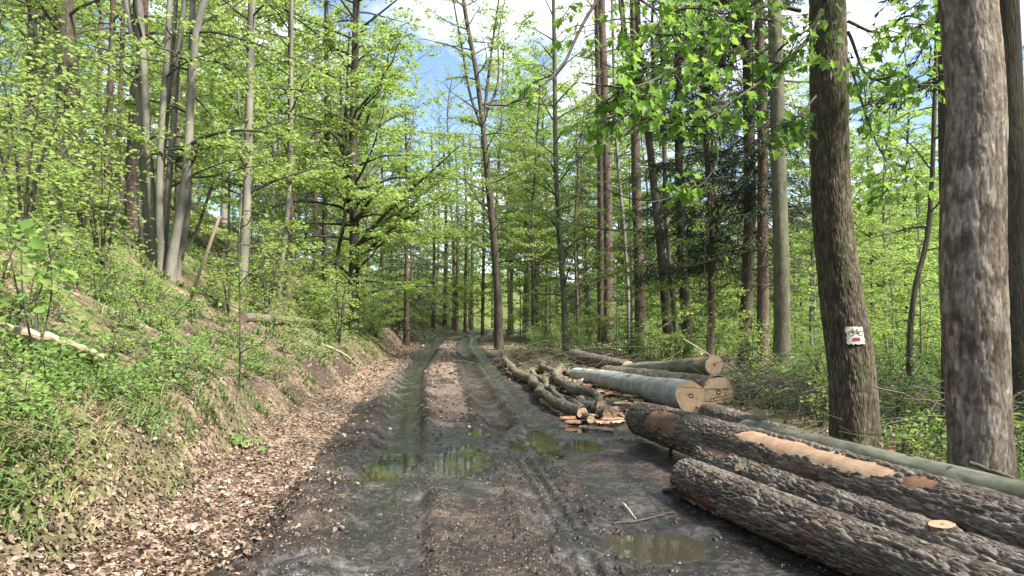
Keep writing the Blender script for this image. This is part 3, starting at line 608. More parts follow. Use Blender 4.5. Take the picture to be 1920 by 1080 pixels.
for _ in range(60):
    u = rg.uniform(1040, 1205); v = rg.uniform(700, 800) if u > 1110 else rg.uniform(700, 735)
    if rg.random() < .5: slab('orange-brown slab of fallen bark on the ground between the logs', u, v, rg.uniform(.2, .5), rg.uniform(.07, .16), 'innerbark', 'bark piece', 'bark pieces between the logs', 'bark_piece')
    else: slab('pale split wood splinter on the ground between the logs', u, v, rg.uniform(.25, .8), rg.uniform(.04, .09), 'barewood', 'wood splinter', 'splinters between the logs', 'wood_splinter')
for u, v in ((1075, 797), (1065, 790), (1325, 780), (1345, 768)): slab('bright orange bark chunk at the water edge' if u < 1100 else 'yellow split wood piece beside the sawn ends', u, v, .25, .12, 'innerbark' if u < 1100 else 'barewood', 'bark piece' if u < 1100 else 'wood splinter', 'bark chunks by the water' if u < 1100 else 'split pieces by the sawn ends', 'bark_piece' if u < 1100 else 'wood_splinter')

# ------------------------------------------------------------------ trees
LK = [2.2, 1.4]
def twig_leaves(acc, rg, A, D, ln, per_m, Ls, kind, r=.005, leafm=1, spread=.5, flat=.8, twigm=0, aspect=.74, cap=None):
    """twigs given by start A (m,3), direction D, length ln: prisms plus leaves in a flat spray"""
    m = len(A); per_m = per_m * LK[0]; Ls = Ls * LK[1]
    if m == 0: return
    mid = A + D * ln[:, None] * .5 + rg.normal(0, .04, (m, 3)) * ln[:, None]; end = A + D * ln[:, None] + rg.normal(0, .06, (m, 3)) * ln[:, None] - np.array([0, 0, .05]) * ln[:, None]
    P = np.stack([A, mid, end], 1); rr_ = np.stack([np.full(m, r), np.full(m, r * .75), np.full(m, r * .35)], 1)
    V, Q = tube_many(P, rr_, 3); acc.add(V, Q, None, V[:, :2], None, twigm)
    cnt = np.maximum(1, rg.poisson(ln * per_m)); idx = np.repeat(np.arange(m), cnt); k = len(idx)
    t = rg.uniform(.12, 1.02, k)[:, None]
    pos = np.where(t < .5, P[idx, 0] + (P[idx, 1] - P[idx, 0]) * t * 2, P[idx, 1] + (P[idx, 2] - P[idx, 1]) * (t * 2 - 1))
    sgn = rg.choice([-1, 1], k)[:, None]
    side = unit(np.cross(D[idx], [0, 0, 1.0])) * sgn
    dr = unit(D[idx] * .7 + side * rg.uniform(.4, 1.3, (k, 1)) + rg.normal(0, .25, (k, 3)) - np.array([0, 0, .15]))
    pos = pos + side * rg.random((k, 1)) * spread * Ls * 1.5 + rg.normal(0, Ls * .35, (k, 3))
    N = unit(np.array([0, 0, 1.0]) + rg.normal(0, flat, (k, 3)))
    L_ = Ls * rg.uniform(.45, 1.25, k); add_leaves(acc, pos, dr, N, L_, L_ * aspect, kind, rg, leafm)
def grow(acc, limbs, rg, path, rad_, z0, z1, nb, Lf, up=.35, per_m=22, Ls=.075, kind='quad', tw=3.0, droop=.25, skipleaf=0, az0=None, leafm=1, start_t=.25, flat=.8, twl=.38):
    """limbs and leafy twigs growing from a stem path (absolute coordinates)"""
    path = np.asarray(path); zs = path[:, 2]
    for i in range(nb):
        f = (i + rg.random()) / nb; z = z0 + (z1 - z0) * f
        p = np.array([np.interp(z, zs, path[:, j]) for j in range(3)]); tr = np.interp(z, zs, rad_)
        L_ = Lf(f) * rg.uniform(.65, 1.15); a = (i * 2.39996 + rg.normal(0, .4)) if az0 is None else az0 + rg.normal(0, .8)
        el = up + rg.normal(0, .18); pts = [p]; n = 7
        for s in range(n - 1):
            d = np.array([math.cos(a) * math.cos(el), math.sin(a) * math.cos(el), math.sin(el)])
            pts.append(pts[-1] + d * L_ / (n - 1)); a += rg.normal(0, .16); el += rg.normal(-droop / (n - 1), .10)
        pts = np.array(pts); r0 = min(.42 * tr, .010 * L_ + .012)
        V, Q, uv = tube(pts, np.linspace(r0, .005, n), 5); limbs.add(V, Q, None, uv)
        if rg.random() < skipleaf: lm = None
        else: lm = leafm
        m = max(3, int(L_ * tw)); t = np.sort(rg.uniform(start_t, 1, m)); ii = np.minimum((t * (n - 1)).astype(int), n - 2); fr_ = (t * (n - 1) - ii)[:, None]
        A = pts[ii] + (pts[ii + 1] - pts[ii]) * fr_; T = unit(pts[ii + 1] - pts[ii]); side = unit(np.cross(T, [0, 0, 1.0])) * np.where(np.arange(m) % 2, 1, -1)[:, None]
        D = unit(T * .6 + side * rg.uniform(.5, 1.1, (m, 1)) + rg.normal(0, .16, (m, 3))); ln = L_ * twl * (1.15 - .75 * t) * rg.uniform(.5, 1.2, m)
        A = np.r_[A, pts[[-1]]]; D = np.r_[D, T[[-1]]]; ln = np.r_[ln, .25 * L_ * .5]
        if lm is not None: twig_leaves(acc, rg, A, D, ln, per_m, Ls, kind, leafm=lm, flat=flat)
        else:
            Pm = np.stack([A, A + D * ln[:, None] * .5, A + D * ln[:, None] + rg.normal(0, .1, (len(A), 3)) * ln[:, None]], 1)
            V, Q = tube_many(Pm, np.stack([np.full(len(A), .005), np.full(len(A), .004), np.full(len(A), .0015)], 1)); acc.add(V, Q, None, V[:, :2], None, 0)
def spruce_crown(acc, rg, path, rad_, z0, z1, Lf, per_whorl=4, dz=.45, dead_below=0, dens=1.0, droop=-.25):
    path = np.asarray(path); zs = path[:, 2]; z = z0; c = 0
    while z < z1:
        for b in range(per_whorl):
            p = np.array([np.interp(z, zs, path[:, j]) for j in range(3)]); f = (z - z0) / (z1 - z0)
            L_ = Lf(f) * rg.uniform(.6, 1.15); a = rg.uniform(0, 6.283); el = rg.normal(.05 + droop * .3, .12); pts = [p]; n = 6
            for s in range(n - 1):
                pts.append(pts[-1] + np.array([math.cos(a) * math.cos(el), math.sin(a) * math.cos(el), math.sin(el)]) * L_ / (n - 1))
                a += rg.normal(0, .08); el += (droop if s < 2 else -droop * .7) * .5 + rg.normal(0, .06)
            pts = np.array(pts); V, Q, uv = tube(pts, np.linspace(.008 + .006 * L_, .004, n), 4); acc.add(V, Q, None, uv, None, 0)
            m = max(4, int(L_ * 9 * dens)); t = np.sort(rg.uniform(.2, 1, m)); ii = np.minimum((t * (n - 1)).astype(int), n - 2); fr_ = (t * (n - 1) - ii)[:, None]
            A = pts[ii] + (pts[ii + 1] - pts[ii]) * fr_; T = unit(pts[ii + 1] - pts[ii]); sd_ = unit(np.cross(T, [0, 0, 1.0])) * np.where(np.arange(m) % 2, 1, -1)[:, None]
            live = z > dead_below
            D = unit(T * .7 + sd_ * rg.uniform(.4, 1, (m, 1)) + np.array([0, 0, -.55 if live else .0]) + rg.normal(0, .15 if live else .35, (m, 3)))
            ln = (.18 + .30 * L_ * (1.1 - t)) * rg.uniform(.5, 1.1, m) * (1 if live else .7)
            E = A + D * ln[:, None]; Pm = np.stack([A, (A + E) / 2 + rg.normal(0, .03, (m, 3)), E - np.array([0, 0, .1]) * ln[:, None]], 1)
            V, Q = tube_many(Pm, np.stack([np.full(m, .006), np.full(m, .004), np.full(m, .002)], 1)); acc.add(V, Q, None, V[:, :2], None, 0)
            if live:
                cnt = np.maximum(3, (ln * 34 * dens).astype(int)); idx = np.repeat(np.arange(m), cnt); k = len(idx); tt = rg.random((k, 1))
                pos = A[idx] + (Pm[idx, 2] - A[idx]) * tt; dr = unit(D[idx] * .8 + rg.normal(0, .55, (k, 3)) - np.array([0, 0, .25]))
                add_leaves(acc, pos, dr, unit(rg.normal(0, 1, (k, 3)) + [0, 0, .8]), rg.uniform(.07, .13, k), rg.uniform(.018, .032, k), 'quad', rg, 1, .0)
        z += dz * rg.uniform(.6, 1.4); c += 1
def stem_path(px, depth, top, n=40, base=None):
    """photo path (from base upward) at one distance; reaches down into the ground and up to height top"""
    pts = [at(u, v, depth) for u, v in px]
    x0, z0 = pts[0][0], pts[0][2]; g = hz(x0, depth)
    if g < z0 - .05: pts.insert(0, np.array([x0 - (pts[1][0] - x0) * .1, depth, g]))
    elif g > z0: 
        pts = [p for p in pts if p[2] > g + .4]; pts.insert(0, np.array([x0, depth, g]))
    pts.insert(0, pts[0] - np.array([0, 0, .25]))
    d = (pts[-1] - pts[-2]) / (pts[-1][2] - pts[-2][2]); d = np.array([d[0] * .6, 0, 1.0])
    while pts[-1][2] < top - .5: pts.append(pts[-1] + d * min(3.0, top - pts[-1][2])); d = d * [.7, 1, 1]
    return resample(pts, n)
def px_m(w_px, depth): return w_px * depth / F
def trunk_rad(P, r0, r1, flare=.25):
    h = P[:, 2] - P[0, 2]; t = h / h[-1]; return (r0 + (r1 - r0) * t ** .6) * (1 + flare * np.exp(-h / .35)) * np.where(t > .97, .5, 1)
def make_trunk(name, root, P, rad_, k, mat, origin, seed=0, wob=.08):
    th = np.linspace(0, 2 * math.pi, k + 1); s = P[:, 2][:, None]
    D = rad_[:, None] * wob * 2 * fbm(np.cos(th)[None] * 1.3 + s * .35 + seed, np.sin(th)[None] * 1.3 + s * .2, 3, seed)
    V, Q, uv = tube(P, rad_, k, D); ac = Acc(); ac.add(V, Q, None, uv); return ac.obj(name, mat, root, origin)
def key_tree(name, label, px, depth, w0, w1, top, bark, leaf, seed, crown=None, k=14, group=None, extra=None, cat='tree'):
    rg = np.random.default_rng(seed); P = stem_path(px, depth, top); rad_ = trunk_rad(P, px_m(w0, depth) * .47, px_m(w1, depth) * .42)
    g = P[1]; root = empty(name, (P[1][0], P[1][1], hz(P[1][0], P[1][1])), label, cat, group); org = np.array(root.location)
    make_trunk('trunk', root, P, rad_, k, M[bark], org, seed)
    ac = Acc(); lb = ac
    if crown: crown(ac, lb, rg, P, rad_)
    for (ex, dd, r0, r1, lf) in (extra or []):
        pts = resample([at(u, v, depth + e) for (u, v), e in zip(ex, np.linspace(0, dd, len(ex)))], 14)
        b = Acc(); V, Q, uv = tube(pts, np.linspace(r0, r1, 14), 7); b.add(V, Q, None, uv); 
        if lf:
            m = int(lf * 10); t = rg.uniform(.25, 1, m); ii = np.minimum((t * 13).astype(int), 12); A = pts[ii]; T = unit(pts[ii + 1] - pts[ii])
            side = unit(np.cross(T, [0, 0, 1.0])) * rg.choice([-1, 1], (m, 1)); D = unit(T * .7 + side * rg.uniform(.3, 1.1, (m, 1)) + rg.normal(0, .2, (m, 3)))
            twig_leaves(b, rg, A, D, rg.uniform(.25, .9, m), 22, .07, 'quad')
        b.obj('limb', [M['bark_twig'], M[leaf]], root, org, smooth=False)
    if ac.n: ac.obj('crown', [M['bark_twig'] if bark not in ('bark_grey',) else M['bark_twig'], M[leaf]], root, org, smooth=False)
    return root, P, rad_
def C_beech(z0, nb, L0, L1, **k):
    def f(ac, lb, rg, P, rad_): grow(ac, lb, rg, P, rad_, P[0][2] + z0, P[-1][2] - .3, nb, lambda f: L0 + (L1 - L0) * f, **k)
    return f
def C_spruce(z0, L0, L1, dead, pw=3, dz=.5, dens=.8):
    def f(ac, lb, rg, P, rad_): spruce_crown(ac, rg, P, rad_, P[0][2] + z0, P[-1][2], lambda f: L0 + (L1 - L0) * f, pw, dz, P[0][2] + dead, dens)
    return f
T = key_tree
# --- left side
T('oak_tree', 'massive dark oak trunk high on the left slope', [(140, 262), (132, 200), (128, 100), (118, 0)], 21, 46, 36, 15, 'bark_oak', 'leaf_beech', 1, C_beech(3.5, 26, 4.0, 3.0, per_m=14, tw=2.2), 18)
T('slender_tree', 'slim dark trunk on the slope left of the oak', [(50, 300), (58, 150), (62, 0)], 23, 22, 16, 15, 'bark_oak', 'leaf_beech', 2, C_beech(2.5, 20, 3, 2.4, per_m=16, tw=2.2))
for i_, (u0, v0, u1, w_, y_) in enumerate(((183, 275, 190, 13, 26), (203, 290, 212, 15, 25), (222, 285, 232, 12, 27), (112, 280, 104, 12, 27), (80, 330, 84, 10, 22))):
    T('slope_tree', 'thin straight trunk in the group on the slope behind the oak', [(u0, v0), ((u0 + u1) / 2, 140), (u1, 0)], y_, w_, w_ * .7, 15, 'bark_pine', 'leaf_beech', 10 + i_, C_beech(4, 14, 2.6, 2, per_m=13, tw=2), 10, 'thin trunks behind the oak')
T('pine_tree', 'reddish-brown pine trunk behind the clump of grey stems', [(254, 470), (252, 380), (258, 200), (264, 0)], (hit(308, 508) or 14.0) + 1.8, 38, 25, 18, 'bark_pine', 'needle', 3, C_beech(9, 10, 2, 2), 16)
# the multi-stemmed clump
def clump():
    y = hit(308, 508) or 14.0; rg = np.random.default_rng(44); root = empty('hornbeam_clump', (at(308, 515, y)[0], y, hz(at(308, 515, y)[0], y)), 'clump of smooth grey hornbeam stems rising from one base', 'tree'); org = np.array(root.location)
    stems = [([(286, 515), (278, 400), (270, 250), (258, 120), (236, 0)], 21, 15, .1), ([(292, 515), (286, 400), (276, 260), (269, 120), (261, 0)], 22, 18, 0), ([(276, 512), (268, 420), (264, 330), (262, 200), (258, 60), (255, 0)], 24, 14, .15),
             ([(302, 515), (299, 400), (302, 250), (312, 110), (318, 0)], 19, 12, -.15), ([(306, 515), (312, 400), (326, 230), (334, 100), (347, 0)], 18, 13, .1), ([(318, 520), (328, 450), (347, 350), (358, 180), (372, 40), (386, -10)], 25, 17, -.2),
             ([(330, 520), (345, 440), (354, 330), (358, 120), (362, 0)], 20, 14, .1), ([(300, 512), (296, 430), (305, 300), (322, 120), (330, 0)], 14, 9, .25)]
    ac = Acc()
    for j, (px, w0, w1, dy) in enumerate(stems):
        P = stem_path(px, y + dy, 15); rad_ = trunk_rad(P, px_m(w0, y) * .40, px_m(w1, y) * .30, .35)
        make_trunk('stem', root, P, rad_, 12, M['bark_grey'], org, j, .09)
        grow(ac, ac, rg, P, rad_, P[0][2] + 2.0, 14, 9, lambda f: 2.2 + .8 * f, .25, per_m=18, tw=2.4)
    for ex, dd, r0, r1, lf in (([(350, 62), (400, 60), (480, 82), (560, 115), (640, 168)], -1.5, .035, .008, 2.2), ([(330, 292), (372, 262), (430, 246), (500, 248), (590, 272)], -1.2, .045, .012, 1.6), ([(330, 300), (370, 282), (430, 272), (480, 292)], -.8, .035, .008, 1.2),
                               ([(345, 320), (280, 270), (200, 230), (110, 235)], -1.0, .025, .006, 2.5), ([(395, 65), (430, 110), (470, 165)], -.6, .022, .006, 1.2), ([(350, 470), (365, 440), (390, 370), (400, 340)], .3, .04, .03, .3)):
        pts = resample([at(u, v, y + e) for (u, v), e in zip(ex, np.linspace(0, dd, len(ex)))], 14); b = Acc(); V, Q, uv = tube(pts, np.linspace(r0, r1, 14), 8); b.add(V, Q, None, uv)
        m = int(lf * 10); ii = rg.integers(3, 13, m); T_ = unit(pts[ii] - pts[ii - 1]); side = unit(np.cross(T_, [0, 0, 1.0])) * rg.choice([-1, 1], (m, 1)); D = unit(T_ * .7 + side * rg.uniform(.3, 1.1, (m, 1)) + rg.normal(0, .2, (m, 3)))
        twig_leaves(b, rg, pts[ii], D, rg.uniform(.25, .9, m), 22, .07, 'quad'); b.obj('limb', [M['bark_twig'], M['leaf_beech']], root, org, smooth=False)
    ac.obj('crown', [M['bark_twig'], M['leaf_beech']], root, org, smooth=False)
clump()
T('grey_tree', 'straight pale grey trunk between the clump and the beech', [(456, 500), (462, 400), (466, 250), (472, 0)], 19, 20, 14, 16, 'bark_grey', 'leaf_beech', 5, C_beech(2.5, 30, 3.2, 2.6, per_m=18, tw=2.4))
T('leaning_tree', 'slim pale trunk leaning beside a dark one on the slope', [(524, 535), (537, 420), (545, 270), (546, 100)], 21, 12, 8, 13, 'bark_grey', 'leaf_beech', 6, C_beech(3.5, 18, 2.6, 2, per_m=16, tw=2.3))
T('slope_tree', 'dark straight trunk right behind the slim leaning one', [(540, 535), (543, 400), (545, 250), (545, 0)], 23, 15, 10, 16, 'bark_pine', 'leaf_beech', 7, C_beech(5, 12, 2.4, 2, per_m=14, tw=2))
T('slope_tree', 'dark thin conifer trunk left of the spreading beech', [(608, 528), (609, 400), (612, 250), (612, 0)], 27, 12, 9, 17, 'bark_oak', 'needle', 8, C_spruce(5.5, 2.4, 1.2, 5, 3, .6, .7))
T('curved_tree', 'thin bowed trunk beside the spreading beech', [(630, 548), (634, 470), (645, 420), (648, 330), (640, 200)], 25, 10, 6, 10, 'bark_oak', 'leaf_beech', 9, C_beech(3, 12, 2, 1.6, per_m=16, tw=2.3))
def beech_crown(ac, lb, rg, P, rad_):
    grow(ac, lb, rg, P, rad_, P[0][2] + 1.2, P[0][2] + 5, 22, lambda f: 3.6 + .8 * f, .35, 26, .085, tw=3.6, droop=.55)
    grow(ac, lb, rg, P, rad_, P[0][2] + 4.5, P[-1][2], 52, lambda f: 4.6 - 1.8 * f, .5, 24, .085, tw=3.2, droop=.5)
T('beech_tree', 'spreading beech with a forked dark trunk and layered bright leaves', [(662, 556), (664, 480), (664, 390), (661, 330), (664, 200), (668, 0)], 25, 24, 13, 17, 'bark_oak', 'leaf_beech', 12, beech_crown, 16,
  extra=[([(664, 400), (652, 370), (648, 310), (650, 180), (655, 60)], .6, .11, .03, 1), ([(664, 420), (690, 380), (715, 350)], -.8, .09, .03, 2), ([(664, 470), (700, 425), (760, 365), (810, 320), (860, 275)], -1.8, .09, .02, 5), ([(690, 470), (740, 425), (800, 385), (842, 360)], -2, .06, .015, 4), ([(660, 375), (630, 365), (590, 350), (555, 352)], -1, .05, .012, 2),
         ([(664, 560 - 210), (645, 300), (625, 230), (612, 160)], -.6, .06, .015, 2.5), ([(668, 300), (690, 220), (720, 140), (735, 60)], .5, .06, .015, 3)])
T('spruce_tree', 'drooping dark spruce behind the spreading beech', [(762, 585), (762, 400), (760, 190)], 37, 14, 3, 12.5, 'bark_pine', 'needle', 13, C_spruce(1.0, 3.3, .3, 0, 5, .38, .9))
T('spruce_tree', 'tall spruce on the slope behind the pale trunks', [(590, 520), (592, 300), (592, 150)], 38, 16, 5, 16, 'bark_pine', 'needle', 14, C_spruce(2.0, 2.8, .5, 1, 4, .45, .8))
# --- middle
T('roadside_tree', 'tall forked tree at the bend on the right road edge', [(936, 652), (934, 560), (926, 450), (915, 340), (905, 230), (892, 130), (872, 20)], 34, 20, 7, 20, 'bark_oak', 'leaf_beech', 15, C_beech(4, 56, 3.0, 2.8, per_m=14, tw=2.6, skipleaf=.25), 16,
  extra=[([(906, 235), (915, 150), (925, 70), (938, -20)], .5, .085, .035, 3), ([(905, 240), (885, 190), (868, 100), (848, -10)], -.5, .075, .03, 3), ([(905, 225), (930, 170), (935, 60), (950, -20)], 1, .06, .02, 3)])
T('mossy_tree', 'slender twiggy trunk with upswept limbs right of the bend', [(1060, 640), (1056, 540), (1048, 430), (1043, 330), (1040, 150), (1038, 0)], 27, 14, 7, 17, 'bark_oldbeech', 'leaf_beech', 16, C_beech(2.0, 46, 2.6, 2.2, per_m=16, tw=2.6, up=.6, skipleaf=.2))
T('conifer_tree', 'reddish conifer trunk, slimmer of the close pair', [(1128, 560), (1128, 400), (1124, 200), (1120, 0)], 36, 20, 14, 20, 'bark_pine', 'needle', 17, C_spruce(3, 2.2, 1.2, 14, 2, .45, .6))
T('conifer_tree', 'reddish conifer trunk, thicker of the close pair', [(1141, 560), (1140, 400), (1136, 250), (1128, 0)], 35, 22, 15, 20, 'bark_pine', 'needle', 18, C_spruce(3, 2.4, 1.2, 14, 2, .4, .6))
T('conifer_tree', 'reddish flaky conifer trunk with bare broken twigs', [(1201, 625), (1198, 500), (1192, 300), (1190, 150), (1188, 0)], 29, 25, 16, 18, 'bark_pine', 'needle', 19, C_spruce(3, 2.1, 1.4, 11, 2, .4, .6))
T('slender_tree', 'thin grey pole-like trunk beside the flaky conifer', [(1178, 560), (1170, 430), (1158, 300), (1150, 100)], 31, 9, 6, 16, 'bark_grey', 'leaf_beech', 20, C_beech(7, 16, 2, 1.6, per_m=10, tw=2, skipleaf=.4))
T('forked_tree', 'dark leaning trunk that forks into upright limbs', [(1256, 682), (1250, 600), (1240, 480), (1228, 370), (1216, 255), (1200, 120), (1195, 0)], 24.5, 22, 10, 17, 'bark_oak', 'leaf_beech', 21, C_beech(8, 24, 2.6, 2.2, per_m=10, tw=2.2, skipleaf=.4),
  extra=[([(1214, 250), (1206, 200), (1185, 130), (1170, 40), (1165, -20)], .3, .09, .05, .5), ([(1215, 250), (1200, 232), (1180, 215), (1150, 185)], -.5, .045, .012, 1), ([(1232, 376), (1180, 372), (1130, 352), (1075, 330)], -1.0, .028, .008, .3), ([(1238, 442), (1190, 432), (1130, 430), (1070, 418), (1022, 398)], -1.0, .032, .008, .3), ([(1216, 260), (1228, 180), (1222, 60), (1226, -20)], .4, .07, .04, .5)])
T('slender_tree', 'thin smooth trunk rising close beside the forked one', [(1271, 682), (1262, 560), (1250, 420), (1246, 300)], 25, 13, 9, 14, 'bark_grey', 'leaf_beech', 22, C_beech(8, 12, 2, 1.6, per_m=12, tw=2))
T('spruce_tree', 'dark spruce trunk wrapped in young leaves at its foot', [(1292, 675), (1284, 560), (1276, 400), (1272, 200), (1270, 0)], 26, 22, 15, 17, 'bark_oak', 'needle', 23, C_spruce(3.4, 2.8, 1.8, 3.0, 4, .42, 1.2))
T('spruce_tree', 'slim dark spruce with drooping low boughs', [(1331, 678), (1334, 560), (1336, 440), (1326, 290), (1318, 150), (1312, 0)], 23, 16, 10, 15, 'bark_pine', 'needle', 24, C_spruce(3.2, 2.8, 1.8, 2.8, 4, .42, 1.2))
T('spruce_tree', 'stout grey-brown spruce left of the smooth beech', [(1394, 690), (1400, 560), (1406, 400), (1404, 200), (1400, 0)], 21.5, 28, 21, 16, 'bark_oak', 'needle', 25, C_spruce(3.6, 2.6, 2.0, 3.6, 4, .42, 1.1))
T('conifer_tree', 'dark reddish conifer just left of the smooth beech', [(1430, 700), (1430, 500), (1430, 300), (1422, 0)], 20.5, 25, 19, 16, 'bark_pine', 'needle', 26, C_spruce(2.6, 2.3, 1.8, 4.5, 4, .42, 1.0))
T('beech_tree', 'smooth green-grey beech trunk among the dark conifers', [(1466, 700), (1466, 560), (1462, 380), (1458, 200), (1452, 0)], 19, 36, 27, 16, 'bark_oldbeech', 'leaf_beech', 27, C_beech(7.5, 20, 3, 2.4, per_m=16, tw=2.4), 18)
T('slender_tree', 'thin crooked dark trunk between the sign tree and the flaky trunk', [(1706, 640), (1716, 540), (1738, 450), (1746, 360), (1752, 200), (1758, 0)], 15, 13, 7, 11, 'bark_oak', 'leaf_beech', 28, C_beech(2.5, 16, 1.8, 1.6, per_m=14, tw=2, skipleaf=.3))
T('dark_tree', 'dark trunk half hidden behind the flaky trunk', [(1786, 760), (1784, 500), (1778, 300), (1776, 0)], 9.5, 42, 34, 12, 'bark_oak', 'needle', 29, C_spruce(4.8, 1.6, 1.2, 4.4, 2, .6, .8), 18)
T('dark_tree', 'broad dark trunk to the right of the flaky trunk', [(1912, 740), (1905, 620), (1897, 300), (1886, 0)], 10.5, 58, 44, 13, 'bark_oak', 'needle', 30, C_spruce(5.5, 2.0, 1.4, 5, 2, .6, .8), 20)
for i_, (u_, y_, w_) in enumerate(((834, 70, 9), (856, 66, 8), (872, 68, 7), (884, 72, 9), (905, 60, 8), (812, 62, 8))):
    T('distant_tree', 'far trunk standing beyond the bend of the road', [(u_, 590), (u_ + 2, 400), (u_ - 3, 250)], y_, w_, w_ * .6, 15, 'bark_pine', 'leaf_beech', 60 + i_, C_beech(1.5, 44, 3.2, 2.2, per_m=10, Ls=.13, tw=2.6), 8, 'far trunks beyond the bend')

# the two near trunks with real bark relief
def near_trunk(name, label, px, depth, top, bark, relief, kk, flare, seed):
    P = stem_path([(u, v) for u, v, _ in px], depth, top, 360)
    zz = np.array([at(u, v, depth)[2] for u, v, _ in px]); rr_ = np.array([px_m(w_, depth) / 2 for _, _, w_ in px])
    o_ = np.argsort(zz); rad_ = np.interp(P[:, 2], zz[o_], rr_[o_]); h = P[:, 2] - P[1, 2]
    rad_ = rad_ * np.where(P[:, 2] > zz.max(), np.interp(P[:, 2], (zz.max(), top), (1, .6)), 1)
    D = rough_bark(360, kk, P[-1][2], rad_.mean(), *relief, seed)
    th = np.linspace(0, 2 * math.pi, kk + 1); D = D + (flare * np.exp(-np.clip(h, 0, 9) / .22))[:, None] * (.5 + .5 * np.cos(th * 5 + seed)[None])
    root = empty(name, (P[1][0], P[1][1], hz(P[1][0], P[1][1])), label, 'tree'); V, Q, uv = tube(P, rad_, kk, D); ac = Acc(); ac.add(V, Q, None, uv, CID[0].ravel()); ac.obj('trunk', M[bark], root, root.location)
    return root, P, rad_
SIGN, SP, SRAD = near_trunk('maple_tree', 'ridged maple trunk with a painted bicycle trail marker', [(1602, 848, 86), (1597, 700, 82), (1575, 540, 76), (1560, 400, 70), (1557, 300, 68), (1554, 150, 68), (1551, 0, 64)], 8.6, 9.5, 'bark_sign', (.022, .12, .013), 160, .10, 3)
FLK, FP_, FR_ = near_trunk('flaky_tree', 'thick greyish trunk with flaking plates of bark', [(1840, 935, 106), (1832, 700, 108), (1824, 500, 112), (1824, 400, 110), (1829, 200, 100), (1814, 0, 98)], 6.6, 8.0, 'bark_plate', (.040, .19, .008), 150, .12, 9)
org = np.array(SIGN.location)
# trail marker painted on the trunk
mk = at(1585, 628, 8.6)
def surf(a, b, e):
    """a metres to the right, b metres up on the trunk face towards the camera"""
    z = mk[2] + b; cx = np.interp(z, SP[:, 2], SP[:, 0]); cyy = np.interp(z, SP[:, 2], SP[:, 1]); R_ = np.interp(z, SP[:, 2], SRAD) + e
    base = -math.pi / 2 + .0; off = (mk[0] - np.interp(mk[2], SP[:, 2], SP[:, 0])) / R_
    t = base + a / R_ + off; return np.stack([cx + R_ * np.cos(t), cyy + R_ * np.sin(t), z], -1)
a_, b_ = np.meshgrid(np.linspace(-.098, .098, 15), np.linspace(-.096, .096, 15)); jit = np.random.default_rng(5)
edge_ = ((np.abs(a_) > .095) | (np.abs(b_) > .095)); V = surf(a_ + edge_ * jit.normal(0, .004, a_.shape), b_ + edge_ * jit.normal(0, .004, a_.shape), .0125 + .0 * a_).reshape(-1, 3)
ac = Acc(); ac.add(V, [[i * 15 + j, i * 15 + j + 1, i * 15 + j + 16, i * 15 + j + 15] for i in range(14) for j in range(14)], None, np.stack([a_, b_], -1).reshape(-1, 2))
MKO = ac.obj('trail_marker', M['white_paint'], SIGN, org); MKO['label'] = 'white square painted with a black bicycle over a red bar'
def strip_mesh(acc, pts, wd, e=.0150):
    pts = np.asarray(pts, float); t = unit(np.gradient(pts, axis=0)); n = np.stack([-t[:, 1], t[:, 0]], -1) * wd / 2
    V = np.concatenate([surf(*(pts + n).T, e), surf(*(pts - n).T, e)]); k = len(pts); acc.add(V, [[i, i + k, i + k + 1, i + 1] for i in range(k - 1)])
ac = Acc(); tt_ = np.linspace(0, 2 * math.pi, 25); W1 = (-.047, .022); W2 = (.058, .026); s_ = .0068
for wc in (W1, W2): strip_mesh(ac, np.stack([wc[0] + .029 * np.cos(tt_), wc[1] + .026 * np.sin(tt_)], -1), s_)
for seg in ((W1, (-.028, .052)), ((-.028, .052), (.022, .050)), ((.022, .050), (.012, .020)), ((.012, .020), (-.026, .047)), ((.012, .020), W2), (W2, (.022, .050)), ((-.028, .052), (-.022, .066)), ((-.036, .068), (-.010, .066)), ((.022, .050), (.026, .062)), ((.014, .064), (.040, .064))):
    strip_mesh(ac, resample(np.array(seg), 5), s_ * .85)
ac.obj('bicycle', M['black_paint'], MKO, org)
ac = Acc(); strip_mesh(ac, resample(np.array([(-.038, -.045), (.046, -.041)]), 9), .036); ac.obj('red_bar', M['red_paint'], MKO, org)

# overhanging maple boughs, the leaves nearest the camera one by one
rg = np.random.default_rng(91)
LV = []      # leaf variants: shared meshes
for q in range(4):
    ac = Acc(); add_leaves(ac, np.zeros((1, 3)), np.array([[0, 1.0, 0]]), np.array([[0, 0, 1.0]]), 1.0, 1.0, 'maple', rg, 0, .14 + .05 * q); ac.T[0][:] = q / 3.2
    LV.append(ac.mesh('leaf', [M['leaf_maple']]))
from mathutils import Matrix, Vector
nleaf = [0]
def put_leaf(parent, org, p, d, n, size, meshes=LV):
    d = unit(d); s = unit(np.cross(d, n)); n = np.cross(s, d); o = bpy.data.objects.new('leaf', meshes[int(rg.integers(len(meshes)))]); COL.objects.link(o); o.parent = parent
    m = Matrix(((s[0], d[0], n[0], p[0] - org[0]), (s[1], d[1], n[1], p[1] - org[1]), (s[2], d[2], n[2], p[2] - org[2]), (0, 0, 0, 1))); o.matrix_local = m @ Matrix.Scale(size, 4); nleaf[0] += 1
